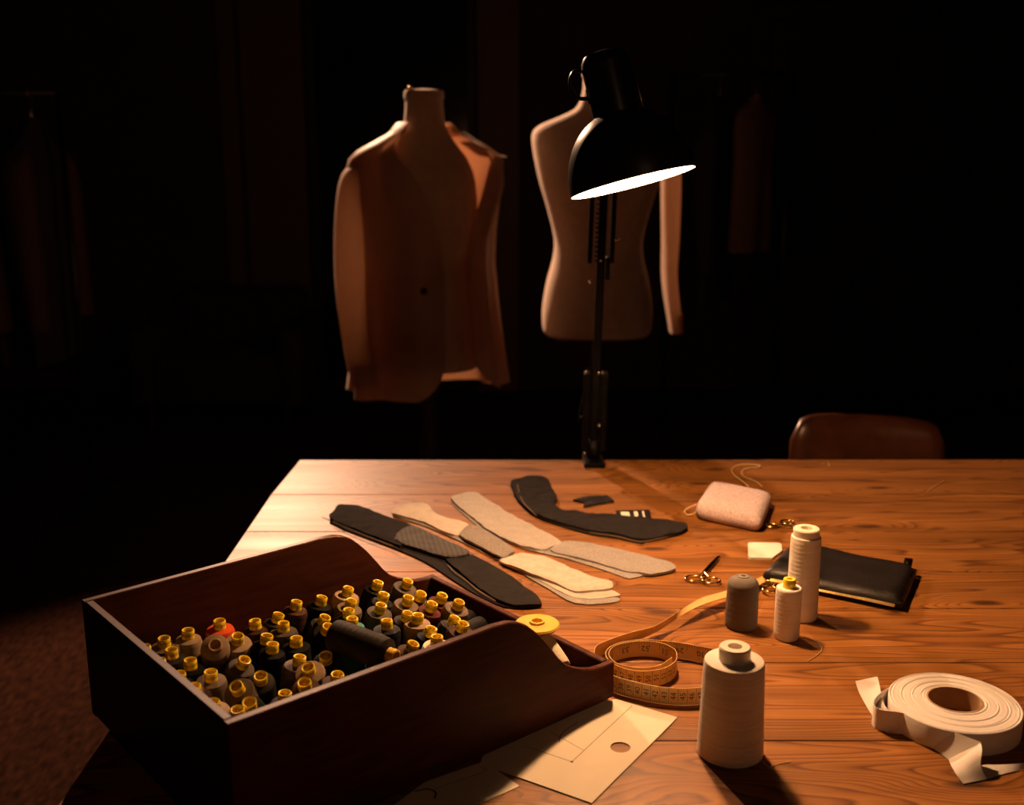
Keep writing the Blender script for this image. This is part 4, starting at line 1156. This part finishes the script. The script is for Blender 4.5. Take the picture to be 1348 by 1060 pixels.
# jacket: shell round the torso, open in front, turned a little to the right
JAB = [(.665, .232, .150), (.72, .226, .150), (.82, .216, .146), (.94, .204, .138), (1.04, .196, .130), (1.14, .202, .132), (1.23, .214, .134), (1.29, .222, .122), (1.33, .219, .104), (1.355, .196, .090), (1.38, .150, .080), (1.402, .108, .074), (1.425, .078, .070)]
jk = thing('jacket', 'pale unfinished tailored jacket with one sleeve, open on the dress form', 'jacket', (m1.x, 3.2, .66), (0, 0, math.radians(10)))
OPEN = math.radians(-90 + 19)
def half_l(z): return interp([(.66, .24), (.80, .20), (.95, .17), (1.05, .18), (1.2, .34), (1.3, .52), (1.40, .95), (1.43, 1.15)], z)[0]
def half_r(z): return interp([(.66, .22), (.80, .20), (.95, .18), (1.05, .18), (1.2, .32), (1.3, .50), (1.40, .92), (1.43, 1.1)], z)[0]
def jpoint(z, a, off=0.0, hemf=True):
    rx2, ry2 = interp(JAB, z)
    k = max(0, (1.28 - z) / .6)
    fold = .017 * k * math.sin(a * 7 + 1.0) + .006 * k * math.sin(a * 13 + z * 5)
    e = .9; ca, sa = math.cos(a), math.sin(a)
    return Vector(((rx2 + off + fold) * math.copysign(abs(ca) ** e, ca), (ry2 + off + fold) * math.copysign(abs(sa) ** e, sa) + .004, z - .66))
def jpanel(a0f, a1f, nz=34, na=30, off=0.0, round_at=None, thick=.004, z0=.665, z1=1.425):
    bm = newbm(); rings_o = []
    for i in range(nz + 1):
        t = i / nz; row = []
        for j in range(na + 1):
            s = j / na
            zb = z0
            if round_at == 0: zb = z0 + .02 + .075 * max(0, 1 - s / .40) ** 2.4
            if round_at == 1: zb = z0 + .085 * max(0, 1 - (1 - s) / .22) ** 2.4
            z = zb + (z1 - zb) * t
            a = a0f(z) + (a1f(z) - a0f(z)) * s
            row.append((z, a))
        rings_o.append(row)
    O = [[bm.verts.new(jpoint(z, a, off)) for z, a in r] for r in rings_o]
    I = [[bm.verts.new(jpoint(z, a, off - thick)) for z, a in r] for r in rings_o]
    nr, nc = len(O), len(O[0])
    for i in range(nr - 1):
        for j in range(nc - 1):
            bm.faces.new((O[i][j], O[i][j + 1], O[i + 1][j + 1], O[i + 1][j])); bm.faces.new((I[i + 1][j], I[i + 1][j + 1], I[i][j + 1], I[i][j]))
    for i in range(nr - 1):
        bm.faces.new((O[i + 1][0], I[i + 1][0], I[i][0], O[i][0])); bm.faces.new((O[i][-1], I[i][-1], I[i + 1][-1], O[i + 1][-1]))
    for j in range(nc - 1):
        bm.faces.new((O[0][j], I[0][j], I[0][j + 1], O[0][j + 1])); bm.faces.new((O[-1][j + 1], I[-1][j + 1], I[-1][j], O[-1][j]))
    bmesh.ops.recalc_face_normals(bm, faces=bm.faces)
    return bm
side_l, side_r = OPEN - math.radians(100), OPEN + math.radians(85)
shade_auto(obj('front_panel', jpanel(lambda z: side_l, lambda z: OPEN - half_l(z), round_at=1), M_JACKET, jk), 60)
shade_auto(obj('front_panel', jpanel(lambda z: OPEN + half_r(z), lambda z: side_r, round_at=0), M_JACKET, jk), 60)
shade_auto(obj('back_panel', jpanel(lambda z: side_r, lambda z: side_l + 2 * PI), M_JACKET, jk), 60)
def lapw(z): return interp([(1.0, .0), (1.06, .05), (1.22, .40), (1.26, .44), (1.30, .30), (1.41, .12)], z)[0]
shade_auto(obj('lapel', jpanel(lambda z: OPEN - half_l(z) - lapw(z), lambda z: OPEN - half_l(z), off=.013, z0=1.0, z1=1.41, na=10, nz=20, thick=.003), M_JACKET, jk), 60)
shade_auto(obj('lapel', jpanel(lambda z: OPEN + half_r(z), lambda z: OPEN + half_r(z) + lapw(z), off=.013, z0=1.0, z1=1.41, na=10, nz=20, thick=.003), M_JACKET, jk), 60)
# collar round the back of the neck
bm = newbm(); rr = []
for k in range(21):
    a = OPEN + 1.1 + (2 * PI - 2.2) * k / 20; c, s = math.cos(a), math.sin(a)
    rr.append([Vector((.082 * c, .076 * s + .004, .750)), Vector((.072 * c, .070 * s + .004, .776)), Vector((.078 * c, .076 * s + .004, .774)), Vector((.108 * c, .092 * s + .004, .738))])
loft(bm, rr)
shade_auto(obj('collar', bm, M_JACKET, jk), 60)
# sleeve on the viewer's left, raw shoulder pad on the other side
def sleeve_mesh(path, radii, n=20, hemth=.004):
    Pp = catmull(path, 5); Rr = catmull([Vector((r[0], r[1], 0)) for r in radii], 5)
    bm = newbm(); rings = []
    for i, (p, r) in enumerate(zip(Pp, Rr)):
        k = i / len(Pp)
        rings.append([p + Vector(((r.x + .004 * k * math.sin(3 * a + i * .3)) * math.cos(a), (r.y + .004 * k * math.sin(4 * a)) * math.sin(a), .012 * math.cos(a) * (1 - k))) for a in [2 * PI * q_ / n for q_ in range(n)]])
    c = rings[-1]; cen = sum(c, Vector()) / n
    rings.append([cen.lerp(p, .88) for p in c]); rings.append([cen.lerp(p, .86) + Vector((0, 0, .06)) for p in c])
    loft(bm, rings, True, True); return bm
shade_auto(obj('sleeve', sleeve_mesh([Vector((-.172, .01, .685)), Vector((-.196, .005, .63)), Vector((-.212, -.01, .50)), Vector((-.216, -.03, .34)), Vector((-.208, -.055, .18)), Vector((-.194, -.085, .055))], [(.026, .045), (.045, .070), (.048, .072), (.046, .066), (.042, .060), (.040, .054)]), M_JACKET, jk), 60)
bm = newbm(); loft(bm, [sup(.120 + .02 * i, .012, .020 + .004 * i, .060 - .003 * i, .735 - .012 * i + .006 * (i == 4), 16) for i in range(5)])
for v in bm.verts: v.co.z += -.012
shade_auto(obj('shoulder_pad', bm, M_JACKET, jk), 60)
obj('button', lathebm([(0, 0), (.009, 0), (.010, .002), (.006, .004), (0, .003)], 16, mtx=Matrix.Translation(jpoint(.98, OPEN - .42, .004)) @ Matrix.Rotation(PI / 2, 4, 'X')), M_BLACKWOOD, jk, True)

m2 = aty(788, 300, 3.4)
d2 = thing('dress_form', 'bare linen dress form with nipped waist behind the desk lamp', 'dress form', (m2.x, 3.4, 0), (0, 0, math.radians(-4)))
TOR2 = [(.800, .158, .108, 0, 0), (.82, .168, .118, 0, 0), (.88, .170, .124, 0, 0), (.96, .158, .115, 0, 0), (1.04, .138, .100, 0, 0), (1.10, .136, .100, 0, 0), (1.19, .158, .116, 0, -.006), (1.27, .182, .122, 0, -.006), (1.35, .200, .110, 0, .002),
        (1.405, .204, .088, 0, .008), (1.432, .180, .074, 0, .010), (1.455, .125, .066, 0, .010), (1.480, .075, .058, 0, .006), (1.52, .056, .054, 0, 0), (1.57, .052, .052, 0, 0)]
shade_auto(obj('torso', torso_mesh(TOR2), M_LINEN, d2), 60)
shade_auto(obj('neck_cap', lathebm([(0, 1.569), (.056, 1.569), (.056, 1.584), (.05, 1.592), (0, 1.594)], 36), M_LINEN, d2), 40)
obj('hem_band', lathebm([(.150, .788), (.152, .803), (0, .803), (0, .788)], 40, mtx=Matrix.Scale(.70, 4, (0, 1, 0))), M_BLACKWOOD, d2)
stand(d2, .79)
# single tacked sleeve hanging at its side
SLEEVE_SHIFT = Vector((.034, .030, 0))
s0 = aty(868, 200, 3.44); s1 = aty(877, 440, 3.46)
s0 = s0 + SLEEVE_SHIFT; s1 = s1 + SLEEVE_SHIFT
sl_ = thing('jacket_sleeve', 'loose pale jacket sleeve pinned to the bare dress form shoulder', 'sleeve', (s0.x, s0.y, s1.z))
top = s0 - sl_.location
shade_auto(obj('cloth', sleeve_mesh([top + Vector((-.012, .012, .055)), top + Vector((-.002, .006, .030)), top + Vector((.006, 0, -.06)), top + Vector((.014, .004, -.24)), top + Vector((.018, .010, -.40)), Vector((s1.x - s0.x, .016, 0))], [(.010, .022), (.022, .040), (.030, .052), (.028, .050), (.024, .046), (.020, .040)]), M_JACKET, sl_), 60)

# ================================================================== leather chair behind the table
cb0, cb1 = aty(1039, 575, 2.42), aty(1243, 575, 2.42)
ct = aty(1140, 548, 2.42)
chw = (cb1.x - cb0.x) / 2; chx = (cb0.x + cb1.x) / 2
ch = thing('chair', 'brown leather padded chair tucked behind the work table', 'chair', (chx, 2.28, 0))
rows = []
for i in range(17):
    t = i / 16; u = -1 + 2 * t
    e = math.sqrt(max(.0, 1 - abs(u) ** 7))
    x = chw * u; h0 = .085 * (.35 + .65 * e); d0 = .034 * (.25 + .75 * e)
    zc_ = ct.z - .085 - .009 * u
    rows.append([Vector((x, .14 + .035 * (u * u) * -1 + .02 + d0 * math.cos(a), zc_ + h0 * math.copysign(abs(math.sin(a)) ** .7, math.sin(a)))) for a in [2 * PI * k / 20 for k in range(20)]])
bm = newbm(); loft(bm, rows)
shade_auto(obj('backrest', bm, M_TAN, ch), 70)
shade_auto(obj('seat', boxbm((-chw * 1.05, -.24, .42), (chw * 1.05, .14, .485), .025, 3), M_TAN, ch), 70)
for s in (-1, 1):
    obj('back_post', tubebm([Vector((s * chw * .7, .155, .40)), Vector((s * chw * .7, .185, .55)), Vector((s * chw * .7, .165, ct.z - .09))], .011, 10), M_BLACKMETAL, ch, True)
    for y in (-.2, .12):
        obj('leg', tubebm([Vector((s * chw * .85, y, .42)), Vector((s * chw * 1.0, y * 1.15, 0.001))], .012, 10), M_BLACKMETAL, ch, True)

# ================================================================== garments in the dark
def garment(name, label, loc, rotz, wd, dp, ln, m, sleeves=True, ms=None, cat='garment', group=None, hook=.99):
    rt = thing(name, label, cat, loc, (0, 0, rotz), group)
    tab = [(0, wd * .50, dp * .9, 0, 0), (ln * .3, wd * .47, dp, 0, 0), (ln * .6, wd * .46, dp, 0, 0), (ln * .82, wd * .50, dp * .9, 0, 0), (ln * .90, wd * .44, dp * .7, 0, 0), (ln * .96, wd * .22, dp * .55, 0, 0), (ln, wd * .12, dp * .5, 0, 0)]
    bm = torso_mesh(tab, 32)
    for v in bm.verts:
        k = 1 - v.co.z / ln
        v.co.y += .012 * k * math.sin(v.co.x * 40)
    shade_auto(obj('body', bm, m, rt), 60)
    if sleeves:
        for s in (-1, 1):
            shade_auto(obj('sleeve', sleeve_mesh([Vector((s * wd * .44, 0, ln * .88)), Vector((s * wd * .54, -.01, ln * .78)), Vector((s * wd * .57, -.02, ln * .5)), Vector((s * wd * .55, -.035, ln * .16))], [(.03, .04), (.055, .06), (.05, .055), (.04, .045)], 16), ms or m, rt), 60)
    if hook:
        zc = hook
        hk = [(0, ln - .01), (0, ln + .03), (.013, zc - .028), (.0195, zc), (.0140, zc + .0125), (0, zc + .0160), (-.0140, zc + .0125), (-.0195, zc), (-.017, zc - .009)]
        q = Matrix.Rotation(PI / 2 - rotz, 3, 'Z')
        obj('hanger_hook', tubebm(catmull([q @ Vector((x, 0, z)) for x, z in hk], 5), .003, 6), M_STEEL, rt, True)
    return rt
rk = aty(76, 122, 4.2)
rack = thing('clothes_rack', 'black metal clothes rail in the dark by the side wall', 'clothes rack', (rk.x, 4.2, 0))
RZ = rk.z
obj('rail', cylbm((-1.1, 0, RZ), (.0, 0, RZ), .012), M_BLACKMETAL, rack, True)
for x in (-1.1, 0):
    obj('upright', cylbm((x, 0, .03), (x, 0, RZ), .013), M_BLACKMETAL, rack, True)
    obj('foot', boxbm((x - .02, -.25, 0), (x + .02, .25, .03), .006), M_BLACKMETAL, rack)
GR = 'garments on the dark clothes rail'
for px_, lb, ang in ((-3, 'black jacket with dull brown sleeves hanging from the clothes rail', 90), (43, 'brown-sleeved black jacket at the rail end next to its upright', 90), (-49, 'black jacket further along the clothes rail, against the wall side', 90)):
    x = aty(px_, 170, 4.2).x
    garment('hanging_jacket', lb, (x, 4.2, RZ - .99), math.radians(ang), .38, .045, .90, M_DARKGARMENT, ms=M_BROWNGARMENT, group=GR)
rk2 = aty(1010, 98, 5.35); rk3 = aty(900, 98, 5.35)
rack2 = thing('clothes_rack', 'black metal clothes rail standing before the black double door', 'clothes rack', (rk2.x, 5.35, 0))
RZ2 = rk2.z
L2 = rk3.x - rk2.x
obj('rail', cylbm((L2 - .05, 0, RZ2), (.12, 0, RZ2), .012), M_BLACKMETAL, rack2, True)
for x in (L2 - .05, .12):
    obj('upright', cylbm((x, 0, .03), (x, 0, RZ2), .013), M_BLACKMETAL, rack2, True)
    obj('foot', boxbm((x - .02, -.22, 0), (x + .02, .22, .03), .006), M_BLACKMETAL, rack2)
garment('hanging_shirt', 'pale short garment hanging on the rail before the black double door', (aty(992, 200, 5.35).x, 5.35, RZ2 - .82), math.radians(40), .27, .05, .72, M_PALEGARMENT, False, hook=.82)
garment('hanging_coat', 'dark coat hanging on the rail beside the pale short garment', (aty(945, 200, 5.35).x, 5.35, RZ2 - 1.05), math.radians(62), .38, .055, .95, M_DARKGARMENT, hook=1.05)
# low dark sofa against the back wall
sx0, sx1 = aty(195, 450, 5.6).x, aty(408, 450, 5.6).x
so = thing('sofa', 'low dark upholstered sofa in shadow against the back wall', 'sofa', ((sx0 + sx1) / 2, 5.7, 0))
hw = (sx1 - sx0) / 2
shade_auto(obj('seat', boxbm((-hw + .1, -.42, .12), (hw - .1, .2, .36), .05, 3), M_DARKGARMENT, so), 60)
shade_auto(obj('backrest', boxbm((-hw + .08, .2, .12), (hw - .08, .40, .62), .06, 3), M_DARKGARMENT, so), 60)
for s in (-1, 1):
    shade_auto(obj('armrest', boxbm((s * (hw - .05) - .06, -.42, .10), (s * (hw - .05) + .06, .38, .50), .04, 3), M_DARKGARMENT, so), 60)
    for y in (-.36, .32): obj('leg', cylbm((s * (hw - .08), y, 0), (s * (hw - .08), y, .12), .02), M_BLACKWOOD, so)
